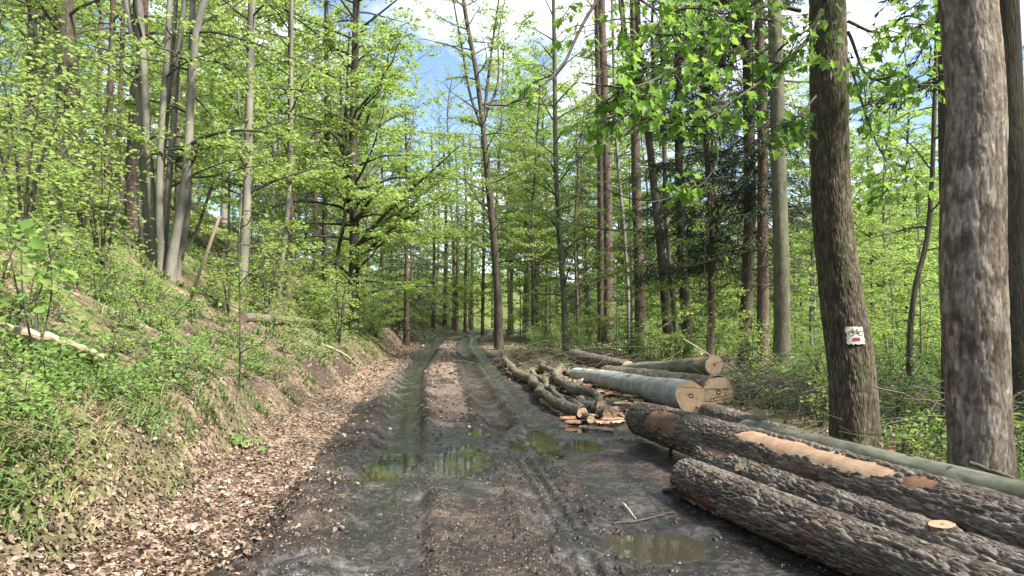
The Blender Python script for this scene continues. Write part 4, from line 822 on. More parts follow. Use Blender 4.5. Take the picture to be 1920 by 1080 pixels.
def bough(px, d0, d1, r0, r1, n_leaf, start, spread, drop=.0, tie=None, size=(.07, .12)):
    pts = [at(u, v, y) for (u, v), y in zip(px, np.linspace(d0, d1, len(px)))]
    if tie is not None: pts = [np.array(tie)] + pts
    P = resample(pts, 26); b = Acc(); V, Q, uv = tube(P, np.linspace(r0, r1, 26), 7); b.add(V, Q, None, uv)
    todo = []
    n_leaf = n_leaf * 1.7; nt = max(3, int(n_leaf / 6))
    for _ in range(nt):
        i = int(rg.uniform(start, 1) * 24); T_ = unit(P[i + 1] - P[i]); s = unit(np.cross(T_, [0, 0, 1.0])) * rg.choice([-1, 1]); D = unit(T_ * .5 + s * rg.uniform(.2, 1) + np.array([0, 0, rg.normal(-.1, .45)])); ln = rg.uniform(.25, 1) * spread
        tw = resample([P[i], P[i] + D * ln * .5 + [0, 0, .03], P[i] + D * ln - [0, 0, .12 * ln]], 6); V, Q, uv = tube(tw, np.linspace(.007, .003, 6), 4); b.add(V, Q, None, uv)
        for _ in range(6):
            p = tw[int(rg.integers(2, 6))] + rg.normal(0, .05, 3); d = unit(D * .5 + rg.normal(0, .6, 3) + [0, 0, -.35]); st_ = .05 * unit(rg.normal(0, 1, 3) + [0, 0, -.6])
            todo.append((p + st_, d, unit(np.array([0, 0, 1.0]) + rg.normal(0, .55, 3)), rg.uniform(*size)))
    o = b.obj('bough', M['bark_twig'], SIGN, org)
    return o, todo
TIE = np.array([np.interp(6.3, SP[:, 2], SP[:, 0]), np.interp(6.3, SP[:, 2], SP[:, 1]), 6.3])
BO = [bough([(1127, -10), (1085, 60), (1060, 115), (1035, 145), (990, 180), (950, 197), (905, 196)], 7.0, 6.2, .035, .008, 72, .30, .55, tie=TIE), bough([(1403, -10), (1350, 63), (1306, 107), (1265, 133), (1232, 148), (1187, 163), (1091, 155)], 7.4, 6.4, .035, .007, 150, .22, .75, tie=TIE),
      bough([(1540, 20), (1517, 70), (1472, 115), (1424, 155), (1380, 185), (1324, 222)], 8.2, 6.8, .03, .006, 130, .1, .7), bough([(1500, 20), (1440, 10), (1380, 40), (1300, 60), (1230, 70)], 8.2, 7.0, .025, .006, 110, .2, .7),
      bough([(1160, -10), (1168, 60), (1174, 130), (1150, 190), (1120, 215)], 6.8, 6.8, .012, .005, 60, .2, .5), bough([(1400, 200), (1330, 235), (1250, 230), (1180, 215), (1120, 225)], 7.2, 6.6, .014, .005, 80, .15, .5),
      bough([(1530, 180), (1500, 215), (1465, 240), (1430, 262)], 7.8, 7.2, .012, .004, 42, .3, .35), bough([(1330, 225), (1345, 300), (1310, 350), (1255, 372), (1215, 380)], 7.0, 6.4, .010, .004, 24, .35, .25),
      bough([(1590, 60), (1640, 150), (1690, 140), (1740, 170)], 8.2, 7.2, .02, .005, 66, .2, .6), bough([(1590, 110), (1640, 260), (1672, 330), (1660, 380)], 8.3, 7.6, .016, .004, 54, .2, .5), bough([(1590, 40), (1650, 60), (1700, 30), (1750, 50)], 8.2, 7.4, .02, .005, 48, .2, .6), bough([(1180, -15), (1240, 20), (1300, 15), (1360, 25)], 7.2, 7.0, .016, .005, 66, .1, .6)]
al = [(o, l) for o, tl in BO for l in tl]; order = rg.permutation(len(al)); rest = Acc()
for j, q in enumerate(order):
    o, (p, d, n, s) = al[q]
    if j < 300: put_leaf(o, org, p, d, n, s)
    else: add_leaves(rest, p[None], d[None], n[None], s, s, 'maple', rg, 0)
tag(rest.obj('foliage', [M['leaf_maple']], SIGN, org, smooth=False), kind='stuff')
cr_ = Acc(); grow(cr_, cr_, rg, SP, SRAD, 5.6, 9.4, 18, lambda f: 3.0 - f, .4, 9, .13, 'quad', 2.2); cr_.obj('crown', [M['bark_twig'], M['leaf_maple']], SIGN, org, smooth=False)
cr_ = Acc(); grow(cr_, cr_, rg, FP_, FR_, 5.0, 7.8, 12, lambda f: 2.4 - f, .4, 9, .12, 'quad', 2.2); cr_.obj('crown', [M['bark_twig'], M['leaf_maple']], FLK, np.array(FLK.location), smooth=False)

# ------------------------------------------------------------------ repeated trees, young growth and shrubs (copies share their meshes)
def proto_tree(name, H, r0, bark, leaf, seed, fn, k=9):
    rg = np.random.default_rng(seed); n = 22; t = np.linspace(0, 1, n)
    P = np.stack([.25 * H / 10 * (fbm(t * 2.2 + seed, t * 0, 2, seed)) * t * 4, .25 * H / 10 * fbm(t * 2.2, t * 0 + 9, 2, seed + 1) * t * 4, -.3 + (H + .3) * t], 1)
    rad_ = trunk_rad(P, r0, r0 * .2); root = empty(name, (0, 0, 0)); make_trunk('trunk', root, P, rad_, k, M[bark], (0, 0, 0), seed)
    ac = Acc(); fn(ac, rg, P, rad_); ac.obj('crown', [M['bark_twig'], M[leaf]], root, smooth=False); return root
def pb(z0, nb, L0, L1, **kw): return lambda ac, rg, P, rad_: grow(ac, ac, rg, P, rad_, z0, P[-1][2] - .1, nb, lambda f: L0 + (L1 - L0) * f, **kw)
TALL = [proto_tree('broadleaf_tree', 17, .17, 'bark_oak', 'leaf_beech', 201, pb(4.5, 46, 3.8, 2.2, per_m=22, Ls=.11, tw=3)), proto_tree('broadleaf_tree', 19, .19, 'bark_grey', 'leaf_beech', 202, pb(5, 46, 3.6, 2.4, per_m=22, Ls=.11, tw=3)), proto_tree('broadleaf_tree', 15, .13, 'bark_grey', 'leaf_beech', 203, pb(2.5, 50, 3.2, 1.8, per_m=22, Ls=.11, tw=3))]
FAR = [proto_tree('distant_broadleaf', 15, .17, 'bark_oak', 'leaf_beech', 231, pb(1.5, 50, 3.8, 2.0, per_m=9, Ls=.19, tw=2.6)), proto_tree('distant_broadleaf', 13, .15, 'bark_oak', 'leaf_beech', 232, pb(1.0, 46, 3.6, 1.8, per_m=9, Ls=.19, tw=2.6))]
BARE = [proto_tree('bare_tree', 21, .18, 'bark_oak', 'leaf_beech', 206, pb(5, 70, 3.2, 2.2, per_m=7, Ls=.10, tw=3.6, up=.75, skipleaf=.35)), proto_tree('bare_tree', 20, .15, 'bark_grey', 'leaf_beech', 207, pb(4.5, 66, 3.0, 2.0, per_m=8, Ls=.10, tw=3.6, up=.8, skipleaf=.3))]
YOUNG = [proto_tree('young_beech', 5.5, .045, 'bark_grey', 'leaf_beech', 211, pb(.6, 30, 1.9, .7, per_m=24, Ls=.075, tw=4.5, up=.25)), proto_tree('young_beech', 7.5, .06, 'bark_grey', 'leaf_beech', 212, pb(.9, 34, 2.2, .8, per_m=22, Ls=.08, tw=4, up=.3)), proto_tree('young_beech', 4.0, .035, 'bark_oak', 'leaf_lime', 213, pb(.3, 28, 1.5, .6, per_m=26, Ls=.07, tw=5, up=.3))]
SPR = [proto_tree('spruce', 16, .16, 'bark_pine', 'needle', 221, lambda ac, rg, P, r: spruce_crown(ac, rg, P, r, 2.2, 15.8, lambda f: 2.7 - 2.3 * f, 4, .42, 0, .8)), proto_tree('spruce', 13, .13, 'bark_pine', 'needle', 222, lambda ac, rg, P, r: spruce_crown(ac, rg, P, r, 1.0, 12.8, lambda f: 2.6 - 2.3 * f, 4, .42, 0, .8))]
def proto_shrub(name, seed, H, nst, leaf, Ls, per_m, kind='oval', spread=.5):
    """several stems from one foot with leafy side twigs"""
    rg = np.random.default_rng(seed); root = empty(name, (0, 0, 0)); st = Acc(); lf = Acc()
    for i in range(nst):
        a = rg.uniform(0, 6.28); ln = H * rg.uniform(.6, 1.1); sp = spread * rg.uniform(.3, 1.1)
        P = resample([(0, 0, -.05), (math.cos(a) * sp * ln * .3, math.sin(a) * sp * ln * .3, ln * .45), (math.cos(a) * sp * ln, math.sin(a) * sp * ln, ln * .9)], 8)
        V, Q, uv = tube(P, np.linspace(.006 + .006 * H, .003, 8), 5); st.add(V, Q, None, uv)
        m = int(5 + 5 * ln); t = rg.uniform(.2, 1, m); ii = np.minimum((t * 7).astype(int), 6); az = rg.uniform(0, 6.28, m); el = rg.normal(.25, .3, m)
        D = np.stack([np.cos(az) * np.cos(el), np.sin(az) * np.cos(el), np.sin(el)], 1)
        twig_leaves(lf, rg, P[ii], D, H * .22 * rg.uniform(.5, 1.3, m) + .08, per_m, Ls, kind, r=.003, leafm=1, flat=.6)
    st.obj('stem', M['bark_twig'], root); lf.obj('foliage', [M['bark_twig'], M[leaf]], root, smooth=False); return root
LK[:] = [1.0, 1.0]
BUSH = [proto_shrub('leafy_bush', 301, 1.7, 8, 'leaf_shrub', .075, 20), proto_shrub('leafy_bush', 302, 1.3, 9, 'leaf_lime', .07, 22), proto_shrub('leafy_bush', 303, 2.4, 8, 'leaf_beech', .075, 20)]
LOW = [proto_shrub('seedling', 311, .45, 4, 'leaf_lime', .065, 24, spread=.7), proto_shrub('seedling', 312, .6, 4, 'leaf_shrub', .07, 20, spread=.8), proto_shrub('seedling', 313, .35, 3, 'leaf_lime', .075, 26, spread=.8), proto_shrub('seedling', 314, .8, 4, 'leaf_beech', .06, 24, spread=.6)]
HAZEL = [proto_shrub('hazel_sapling', 321, 3.0, 6, 'leaf_beech', .075, 15, spread=.4), proto_shrub('hazel_sapling', 322, 2.2, 5, 'leaf_beech', .08, 15, spread=.55)]
used = set()
LOOK = {}
for lst, names in ((TALL, ('dark-barked', 'tall grey-barked', 'slim grey-barked')), (FAR, ('broad', 'lower')), (BARE, ('dark-stemmed', 'grey-stemmed')), (YOUNG, ('bushy yellow-green', 'taller yellow-green', 'small fresh-green')), (SPR, ('tall', 'shorter')), (BUSH, ('deep-green', 'fresh-green', 'tall yellow-green')), (LOW, ('fresh-green', 'deep-green', 'small fresh-green', 'upright yellow-green')), (HAZEL, ('tall', 'short spreading'))):
    for p, nm in zip(lst, names): LOOK[p.name] = nm
def place(protos, j, x, y, sc, label, cat, group, rz=None, sz=None, name=None):
    p = protos[j % len(protos)]
    o = p if p.name not in used else copy_tree(p)
    used.add(p.name); o.location = (x, y, hz(x, y) - .03); o.rotation_euler = (0, 0, PR.uniform(0, 6.28) if rz is None else rz); o.scale = (sc, sc, sc * (sz or 1))
    lk = LOOK[p.name]; tag(o, lk + ' ' + label, cat, lk + ' ' + group); return o
PR = np.random.default_rng(505)
def scatter(n, fx, fy, ok, mind, protos, sc, label, cat, group, tries=40):
    pts = []; c = 0
    for _ in range(n * tries):
        if c >= n: break
        x = PR.uniform(*fx); y = PR.uniform(*fy)
        if abs(x / y) > .80 or not ok(x, y): continue
        if any((x - a) ** 2 + (y - b) ** 2 < mind ** 2 for a, b in pts): continue
        pts.append((x, y)); place(protos, int(PR.integers(len(protos))), x, y, PR.uniform(*sc), label, cat, group); c += 1
U = lambda x, y: 960 + F * x / y
# left slope
scatter(34, (-45, -8), (22, 75), lambda x, y: x < XF(y) - 4 and U(x, y) < 690, 2.6, TALL, (.85, 1.15), 'leafy tree in the wood covering the left slope', 'tree', 'grown trees on the left slope')
scatter(44, (-30, -6), (15, 60), lambda x, y: x < XF(y) - 3.0 and U(x, y) < 720 and not (y < 19 and 230 < U(x, y) < 420), 1.8, YOUNG, (.7, 1.15), 'young beech on the left slope', 'tree', 'young beeches on the left slope')
scatter(5, (-30, -8), (32, 60), lambda x, y: x < XF(y) - 4, 4, SPR, (.8, 1.1), 'dark spruce among the leafy trees of the left slope', 'tree', 'spruces on the left slope')
scatter(30, (-9, -3), (19, 58), lambda x, y: XF(y) - 3.6 < x < XF(y) - .5, 1.0, BUSH, (.6, 1.05), 'leafy bush along the foot of the left bank', 'bush', 'bushes along the left bank')
for u_, y_, s_, j in ((745, 38, .9, 0), (790, 46, .95, 2), (720, 33, .7, 2), (810, 55, .9, 1), (760, 44, .7, 1), (800, 50, .8, 2), (735, 30, .55, 2), (775, 40, .6, 0), (820, 62, 1.0, 0), (700, 27, .5, 2), (755, 35, .5, 2)):
    x_ = (u_ - 960) / F * y_; place(YOUNG, j, min(x_, XF(y_) - .8), y_, s_, 'young beech leaning out over the left road edge', 'tree', 'young beeches over the road edge')
for x_, y_, s_, j in ((7.0, -5.0, 1.0, 1), (15.5, -2.5, 1.0, 1), (13.0, 6.5, 1.0, 0), (14.0, -9.0, 1.1, 2), (19.5, 4.0, 1.0, 1), (4.5, -12.0, 1.0, 0), (10.0, -11.0, 1.1, 1), (18.0, 10.0, 1.0, 0), (22.0, 1.0, 1.1, 2)):  # unseen trees, added right of and behind the camera to shade road and logs
    place(TALL, j, x_, y_, s_, 'leafy tree standing right of the road beyond the flaky trunk', 'tree', 'trees beyond the flaky trunk')
# straight ahead, beyond the bend
scatter(34, (-26, 26), (78, 130), lambda x, y: not (XE(y) - 2 < x < XR(y) + 2), 3.6, FAR, (.5, .72), 'far leafy tree beyond the bend of the road', 'tree', 'far leafy trees beyond the bend')
scatter(34, (-20, 26), (64, 100), lambda x, y: not (XE(y) - 1 < x < XR(y) + 1) and not (XE(y) < x < XR(y)), 2.2, YOUNG, (.7, 1.1), 'young beech beyond the bend of the road', 'tree', 'young beeches beyond the bend')
scatter(12, (-9, 4), (52, 90), lambda x, y: 850 < U(x, y) < 1010 and x > XR(y) + 1, 2.5, BARE, (.75, 1.0), 'nearly bare tree with upswept twigs beyond the bend', 'tree', 'bare trees beyond the bend')
scatter(5, (-6, 8), (60, 90), lambda x, y: 820 < U(x, y) < 1060 and x > XR(y) + 1.5, 4, SPR, (.55, .8), 'dark spruce beyond the bend of the road', 'tree', 'spruces beyond the bend')
for u_, y_, s_, j in ((715, 58, 1.25, 0), (690, 50, 1.2, 2), (735, 78, 1.2, 2), (640, 60, 1.25, 1)):
    place(TALL, j, (u_ - 960) / F * y_, y_, s_, 'leafy tree rising behind the bushes of the left road edge', 'tree', 'tall trees behind the left road edge')
for u_, y_, s_, j in ((850, 70, 1.15, 0), (880, 76, 1.2, 1), (960, 60, 1.1, 0), (990, 52, 1.05, 1), (820, 80, 1.2, 1), (1010, 64, 1.15, 0), (925, 82, 1.25, 0), (770, 74, 1.2, 1)):
    place(BARE, j, (u_ - 960) / F * y_, y_, s_, 'nearly bare tree with upswept twigs beyond the bend', 'tree', 'bare trees beyond the bend')
for u_, y_, s_, j in ((930, 50, 1.1, 1), (1000, 40, .95, 0), (985, 46, 1.0, 2), (1025, 52, 1.05, 0), (1085, 43, .95, 2), (1160, 47, 1.0, 0), (1215, 40, .9, 2), (955, 58, 1.0, 1), (1330, 38, .9, 2), (1520, 34, .85, 2), (1660, 30, .8, 2), (1700, 40, 1.0, 0)):
    place(TALL, j, (u_ - 960) / F * y_, y_, s_, 'leafy tree in the wood right of the road', 'tree', 'grown trees right of the road')
# right side
scatter(30, (2, 60), (34, 85), lambda x, y: x > XR(y) + 3 and U(x, y) > 960, 3.0, TALL, (.8, 1.05), 'leafy tree in the wood right of the road', 'tree', 'grown trees right of the road')
scatter(9, (1, 30), (36, 70), lambda x, y: x > XR(y) + 3 and 960 < U(x, y) < 1300, 3, BARE, (.8, 1.0), 'nearly bare tree in the wood right of the road', 'tree', 'bare trees right of the road')
scatter(9, (3, 40), (28, 60), lambda x, y: x > XR(y) + 3 and U(x, y) > 1050, 4, SPR, (.75, 1.0), 'dark spruce in the wood right of the road', 'tree', 'spruces right of the road')
scatter(110, (0, 46), (17, 62), lambda x, y: x > XR(y) + 2.0 and not (y < 22 and x < 4.2), 1.6, YOUNG, (.55, 1.0), 'young beech in the undergrowth right of the road', 'tree', 'young beeches right of the road')
scatter(46, (4.4, 20), (8, 30), lambda x, y: x > 4.6 and not (y < 13 and x < 4.9), .95, BUSH, (.5, .95), 'leafy bush in the undergrowth behind the log stack', 'bush', 'bushes behind the logs')
scatter(34, (-2.5, 8), (20, 50), lambda x, y: x > XR(y) + 1.0, 1.0, BUSH, (.5, .9), 'leafy bush in the undergrowth behind the crooked branches', 'bush', 'bushes behind the branches')
scatter(46, (14, 95), (62, 125), lambda x, y: x > XR(y) + 4 and U(x, y) > 1000, 4, FAR, (.7, 1.1), 'far leafy tree on the valley side right of the road', 'tree', 'far leafy trees right of the road')
scatter(18, (-55, -14), (55, 100), lambda x, y: U(x, y) < 700, 4, FAR, (.7, 1.1), 'far leafy tree high on the left slope', 'tree', 'far leafy trees on the left slope')
# saplings close to the camera on the left bank
for k_, (u_, y_, s_, j) in enumerate(((-30, 8.2, 1.0, 0), (40, 9.6, 1.1, 0), (110, 11.2, 1.15, 1), (190, 12.0, 1.0, 0), (-60, 11.5, 1.2, 0), (60, 13.5, 1.2, 1), (-10, 6.6, .7, 1), (150, 14.5, 1.2, 0), (225, 10.4, .55, 1), (430, 15, .8, 1), (500, 17, .9, 0))):
    place(HAZEL, j, (u_ - 960) / F * y_, y_, s_, 'hazel sapling with fresh leaves on the left bank', 'sapling', 'hazel saplings on the left bank')
# seedlings: each one of the larger a thing, the rest a carpet
def polar(n, rgx, a0, a1, r0, r1):
    a = rgx.uniform(math.radians(a0), math.radians(a1), n); r = np.exp(rgx.uniform(math.log(r0), math.log(r1), n)); return r * np.sin(a), r * np.cos(a)
gx, gy = polar(3600, PR, -37, -4, 5.2, 26); s_ = XF(gy) - gx; okm = (s_ > .55) & (fbm(gx * .6, gy * .6, 3, 71) > -.12); c = 0; taken = []
for x, y in zip(gx[okm], gy[okm]):
    if any((x - a) ** 2 + (y - b) ** 2 < (.17 + .010 * y) ** 2 for a, b in taken): continue
    taken.append((x, y)); place(LOW, c, x, y, PR.uniform(.4, .9), 'low seedling with rounded leaves on the left bank', 'seedling', 'seedlings on the left bank'); c += 1
    if c >= 295: break
c = 0; gx, gy = polar(600, PR, 17, 38, 6.5, 20); taken = []
for x, y in zip(gx, gy):
    if x < 4.2 - .05 * (y - 6) or (x - 4.11) ** 2 + (y - 6.6) ** 2 < .3 or (x - 3.96) ** 2 + (y - 8.6) ** 2 < .3: continue
    if any((x - a) ** 2 + (y - b) ** 2 < .5 ** 2 for a, b in taken): continue
    taken.append((x, y)); place(LOW, c + 1, x, y, PR.uniform(.7, 1.3), 'low plant on the ground behind the logs', 'plant', 'low plants behind the logs'); c += 1
    if c >= 90: break
# near plants with large leaves, each leaf its own piece
OVL = []
for q in range(3):
    ac = Acc(); add_leaves(ac, np.zeros((1, 3)), np.array([[0, 1.0, 0]]), np.array([[0, 0, 1.0]]), 1.0, .85, 'oval', rg, 0, .1 + .06 * q); ac.T[0][:] = q / 2.2; OVL.append(ac.mesh('leaf', [M['leaf_lime']]))
def leafy_plant(label, base, tops, n, size, sp, name='lime_sapling', cat='sapling'):
    base = np.array(base); root = empty(name, base, label, cat)
    for tpt in tops:
        b = Acc(); P = resample([base - [0, 0, .05], (base + tpt) / 2 + rg.normal(0, .06, 3), tpt], 10); V, Q, uv = tube(P, np.linspace(.011, .004, 10), 6); b.add(V, Q, None, uv); st = b.obj('stem', M['bark_twig'], root, base)
        for _ in range(n):
            i = rg.integers(4, 10); d = unit(rg.normal(0, 1, 3) * [1, 1, .4] + [.2, -.2, -.1]); put_leaf(st, base, P[i] + d * rg.uniform(.02, sp), d, unit(np.array([.1, -.3, 1.0]) + rg.normal(0, .35, 3)), rg.uniform(*size), OVL)
y_ = 6.2; g0 = at(70, 560, y_); g0[2] = hz(g0[0], y_)
leafy_plant('lime sapling with large pale leaves at the left edge of the bank', g0, [at(85, 410, y_), at(40, 430, y_ - .2), at(110, 455, y_ + .1), at(10, 420, y_)], 16, (.07, .12), .22)
g1 = gp(450, 838); leafy_plant('small bright yellow-green plant above the leaf strip', g1, [g1 + [.0, -.05, .13], g1 + [.14, 0, .12], g1 + [-.14, 0, .10]], 7, (.06, .10), .10, 'bright_seedling', 'seedling')
for lab, px_, y_ in (('thin dark sapling stem standing on the left bank', [(450, 660), (450, 580), (449, 460), (455, 380)], 9.5), ('thin young conifer stem standing behind the logs', [(1157, 690), (1157, 620), (1156, 540)], 20)):
    P = stem_path(px_, y_, at(*px_[-1], y_)[2] + .2, 16); root = empty('sapling_stem', (P[1][0], y_, hz(P[1][0], y_)), lab, 'sapling'); make_trunk('stem', root, P, np.linspace(.014, .004, 16) * (1 if y_ < 12 else 2), 6, M['bark_twig'], root.location, 4)
    b = Acc(); r9 = np.random.default_rng(int(y_)); grow(b, b, r9, P, np.full(16, .02), P[0][2] + .6, P[-1][2], 12, lambda f: .7 - .3 * f, .3, 14, .06, 'oval', 4); b.obj('crown', [M['bark_twig'], M['leaf_lime' if y_ < 12 else 'needle']], root, root.location, smooth=False)

# ------------------------------------------------------------------ ground cover nobody could count
rg = np.random.default_rng(77)
def litter(name, n, a0, a1, r0, r1, ok, size, label, mat='litter', kind='oval', lift=.012):
    x, y = polar(n, rg, a0, a1, r0, r1); m = ok(x, y); x, y = x[m], y[m]; k = len(x); z = terrain(x, y); e = .05
    nx = -(terrain(x + e, y) - z) / e; ny = -(terrain(x, y + e) - z) / e; N = unit(np.stack([nx, ny, np.ones(k)], 1) + rg.normal(0, .55, (k, 3))); a = rg.uniform(0, 6.28, k)
    D = np.stack([np.cos(a), np.sin(a), rg.normal(0, .2, k)], 1); D = unit(D - N * (D * N).sum(1)[:, None]); d = np.hypot(x, y); S = rg.uniform(*size, k) * np.maximum(1, d / 13)
    ac = Acc(); add_leaves(ac, np.stack([x, y, z + rg.random(k) * .03 + lift], 1), D, N, S, S * rg.uniform(.5, .8, k), kind, rg, 0, .28); return tag(ac.obj(name, M[mat], smooth=False), label, 'leaf litter', kind='stuff')
def ok_left(x, y):
    s = XF(y) - x; pr = np.where(s < .3, .95, np.clip(.36 + 1.9 * fbm(x * 1.1, y * 1.1, 3, 83), .06, 1)); return (x < XE(y) + .05 + 1.1 * fbm(x * 1.6, y * 1.6, 3, 84) + .25 * rg.standard_normal(len(x)) * (rg.random(len(x)) < .35)) & (rg.random(len(x)) < pr)
litter('leaf_litter', 88000, -39, 0, 3.6, 48, ok_left, (.016, .054), 'brown dead leaves covering the left bank and road edge')
litter('leaf_litter', 9000, 0, 39, 5, 40, lambda x, y: (x > XR(y) + .1), (.05, .09), 'brown dead leaves on the forest floor right of the road')
def ok_mid(x, y): return (np.abs(x - .5 * (RL(y) + RR(y))) < .42) & (y > 10.5) | ((x > XE(y)) & (x < XE(y) + .7) & (rg.random(len(x)) < .25)) | ((x > RR(y) + .8) & (x < XR(y)) & (y > 11) & (rg.random(len(x)) < .5))
litter('wood_chaff', 9000, -14, 14, 4, 45, lambda x, y: ok_mid(x, y), (.03, .07), 'straw-coloured chips and bits strewn between the ruts')
M['crumb'] = leafmat('pale_crumb', (.10, .080, .065), (.36, .31, .26), .05)
def dry_dots(x, y): return (x > XE(y)) & (x < XR(y)) & (rg.random(len(x)) < .6)
litter('mud_crumbs', 11000, -26, 36, 3.6, 18, dry_dots, (.006, .020), 'tiny pale crumbs scattered on the mud', 'crumb', 'quad', .003)
def clods(n):
    x, y = polar(n, rg, -26, 34, 3.7, 30); d = np.minimum(np.abs(x - RL(y) - .42), np.minimum(np.abs(x - RR(y) - .3), np.minimum(np.abs(x - RR(y) + .3), np.abs(x - RL(y) + .45))))
    m = (x > XE(y) - .1) & (x < XR(y)) & (rg.random(n) < np.exp(-(d / .16) ** 2) + .06); x, y = x[m], y[m]; k = len(x); r = rg.uniform(.008, .030, k) * rg.uniform(.5, 1.2, k)
    B = np.array([[1, 0, 0], [.2, 1, 0], [-1, .1, 0], [-.1, -1, 0], [.1, .1, .8], [.6, .6, .45], [-.6, .55, .5], [-.55, -.6, .45], [.6, -.6, .5]])
    V = np.stack([x, y, terrain(x, y) - .004], 1)[:, None] + B[None] * r[:, None, None] * rg.uniform(.6, 1.4, (k, 9, 3))
    t = np.array([[0, 1, 5], [1, 2, 6], [2, 3, 7], [3, 0, 8], [5, 1, 6], [6, 2, 7], [7, 3, 8], [8, 0, 5], [4, 5, 6], [4, 6, 7], [4, 7, 8], [4, 8, 5]])
    ac = Acc(); ac.add(V.reshape(-1, 3), None, (np.arange(k)[:, None, None] * 9 + t[None]).reshape(-1, 3)); o = ac.obj('mud_clods', M['clod']); tag(o, 'dark crumbly clods of mud along the ruts', 'mud', kind='stuff')
M['clod'] = plain('dark_clod', (.040, .031, .024), .7, .6)
clods(14000)
def grass(name, n, a0, a1, r0, r1, ok, hgt, label, mat, per=14, fall=.35, wd=.006):
    x, y = polar(n, rg, a0, a1, r0, r1); m = ok(x, y); x, y = x[m], y[m]; x = np.repeat(x, per); y = np.repeat(y, per); k = len(x); x = x + rg.normal(0, .055, k); y = y + rg.normal(0, .055, k); z = terrain(x, y) - .01
    h = rg.uniform(*hgt, k); a = rg.uniform(0, 6.28, k); lean = np.stack([np.cos(a), np.sin(a), np.zeros(k)], 1) * rg.uniform(.1, .9, (k, 1)); s = XF(y) - x; lean[:, 0] += fall * (s > -.1); sd_ = np.stack([-np.sin(a), np.cos(a), np.zeros(k)], 1)
    B = np.stack([x, y, z], 1); w_ = (wd * np.maximum(1, np.hypot(x, y) / 9))[:, None]; H = h[:, None]
    nl = np.linalg.norm(lean, axis=1)[:, None]; sec = lambda t: B + np.array([0, 0, 1.0]) * H * (t - (.25 + .55 * np.minimum(nl, 1.2)) * t ** 2.2) + lean * H * t ** 1.5
    p1, p2, p3 = sec(.38), sec(.72), sec(1.0)
    V = np.stack([B - sd_ * w_, B + sd_ * w_, p1 + sd_ * w_ * .9, p1 - sd_ * w_ * .9, p2 + sd_ * w_ * .6, p2 - sd_ * w_ * .6, p3], 1).reshape(-1, 3); b = np.arange(k)[:, None] * 7
    ac = Acc(); ac.add(V, np.concatenate([b + np.array([0, 1, 2, 3]), b + np.array([3, 2, 4, 5])]), b + np.array([5, 4, 6]), None, np.repeat(rg.random(k), 7)); return tag(ac.obj(name, M[mat], smooth=False), label, 'grass', kind='stuff')
grass('grass', 4000, -38, -3, 3.8, 34, lambda x, y: (XF(y) - x > .2) & (fbm(x * 1.1, y * 1.1, 3, 91) > -.03), (.08, .26), 'green grass tufts on the left bank', 'grass', 13, .35, .008)
def cover(name, n, a0, a1, r0, r1, ok, label):
    x, y = polar(n, rg, a0, a1, r0, r1); m = ok(x, y); x, y = x[m], y[m]; per = 9; x = np.repeat(x, per) + rg.normal(0, .09, len(x) * per); y = np.repeat(y, per) + rg.normal(0, .09, len(y) * per); k = len(x)
    h = rg.uniform(.04, .22, k); a = rg.uniform(0, 6.28, k); D = np.stack([np.cos(a), np.sin(a), rg.normal(-.1, .3, k)], 1); S = rg.uniform(.025, .06, k) * np.maximum(1, np.hypot(x, y) / 12)
    ac = Acc(); add_leaves(ac, np.stack([x, y, terrain(x, y) + h], 1), D, unit(np.array([.25, -.35, 1.0]) + rg.normal(0, .4, (k, 3))), S, S * .7, 'quad', rg, 0); return tag(ac.obj(name, M['leaf_shrub'], smooth=False), label, 'ground cover', kind='stuff')
cover('ground_cover', 3600, -39, -4, 4.2, 40, lambda x, y: (XF(y) - x > .45) & (fbm(x * .8 + 3, y * .8, 3, 95) > -.02), 'low leafy herbs covering the left bank')
cover('ground_cover', 2200, 2, 39, 7, 40, lambda x, y: (x > XR(y) + .9) & ((x > 4.2) | (y > 16)), 'low leafy herbs on the forest floor right of the road')
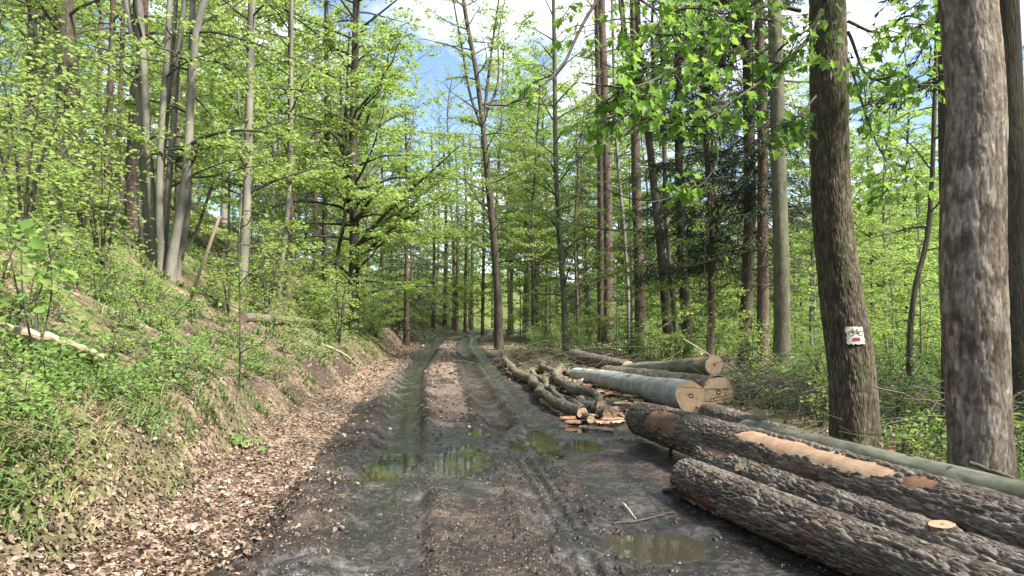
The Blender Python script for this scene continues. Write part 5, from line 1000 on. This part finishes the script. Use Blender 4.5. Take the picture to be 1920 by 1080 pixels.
grass('dry_grass', 330, -38, -3, 3.8, 26, lambda x, y: (XF(y) - x > .1) & (XF(y) - x < .9) & (fbm(x * .9 + 4, y * .9, 3, 92) > -.05), (.14, .34), 'straw-coloured dry grass hanging over the bank edge', 'drygrass', 18, .75, .0045)
grass('grass', 500, 14, 38, 6, 22, lambda x, y: x > 4.0, (.12, .34), 'green grass among the plants behind the logs', 'grass', 10, 0)
def brush(name, label, n, cen, ext, ln, hgt):
    a = rg.uniform(0, 6.28, n); el = rg.normal(.12, .28, n); L_ = rg.uniform(*ln, n); p = np.array(cen) + rg.normal(0, 1, (n, 3)) * ext; p[:, 2] = terrain(p[:, 0], p[:, 1]) + np.abs(rg.normal(0, hgt, n)) + .03
    D = np.stack([np.cos(a) * np.cos(el), np.sin(a) * np.cos(el), np.sin(el)], 1); P = np.stack([p - D * L_[:, None] / 2, p + rg.normal(0, .05, (n, 3)), p + D * L_[:, None] / 2 + rg.normal(0, .08, (n, 3))], 1)
    P[..., 2] = np.maximum(P[..., 2], terrain(P[..., 0], P[..., 1]) + .01); r = rg.uniform(.003, .010, n); V, Q = tube_many(P, np.stack([r, r * .8, r * .3], 1), 4)
    ac = Acc(); ac.add(V, Q, None, V[:, :2]); return tag(ac.obj(name, M['bark_moss']), label, 'brushwood', kind='stuff')
brush('brushwood', 'tangle of cut twigs heaped beside the sawn log ends', 420, (4.6, 13.0, 0), (.75, 1.3, 0), (.5, 2.0), .28)
brush('brushwood', 'tangle of cut twigs heaped behind the crooked branches', 260, (1.6, 21.5, 0), (1.1, 2.0, 0), (.5, 2.2), .3)
brush('brushwood', 'tangle of dead twigs under the plants beside the flaky trunk', 200, (5.6, 9.0, 0), (1.0, 1.6, 0), (.5, 1.8), .3)
for p in TALL + FAR + BARE + YOUNG + SPR + BUSH + LOW + HAZEL:
    if p.name not in used:
        for ch in list(p.children): bpy.data.objects.remove(ch)
        bpy.data.objects.remove(p)
print('TRIS', sum(len(m.polygons) for m in bpy.data.meshes))
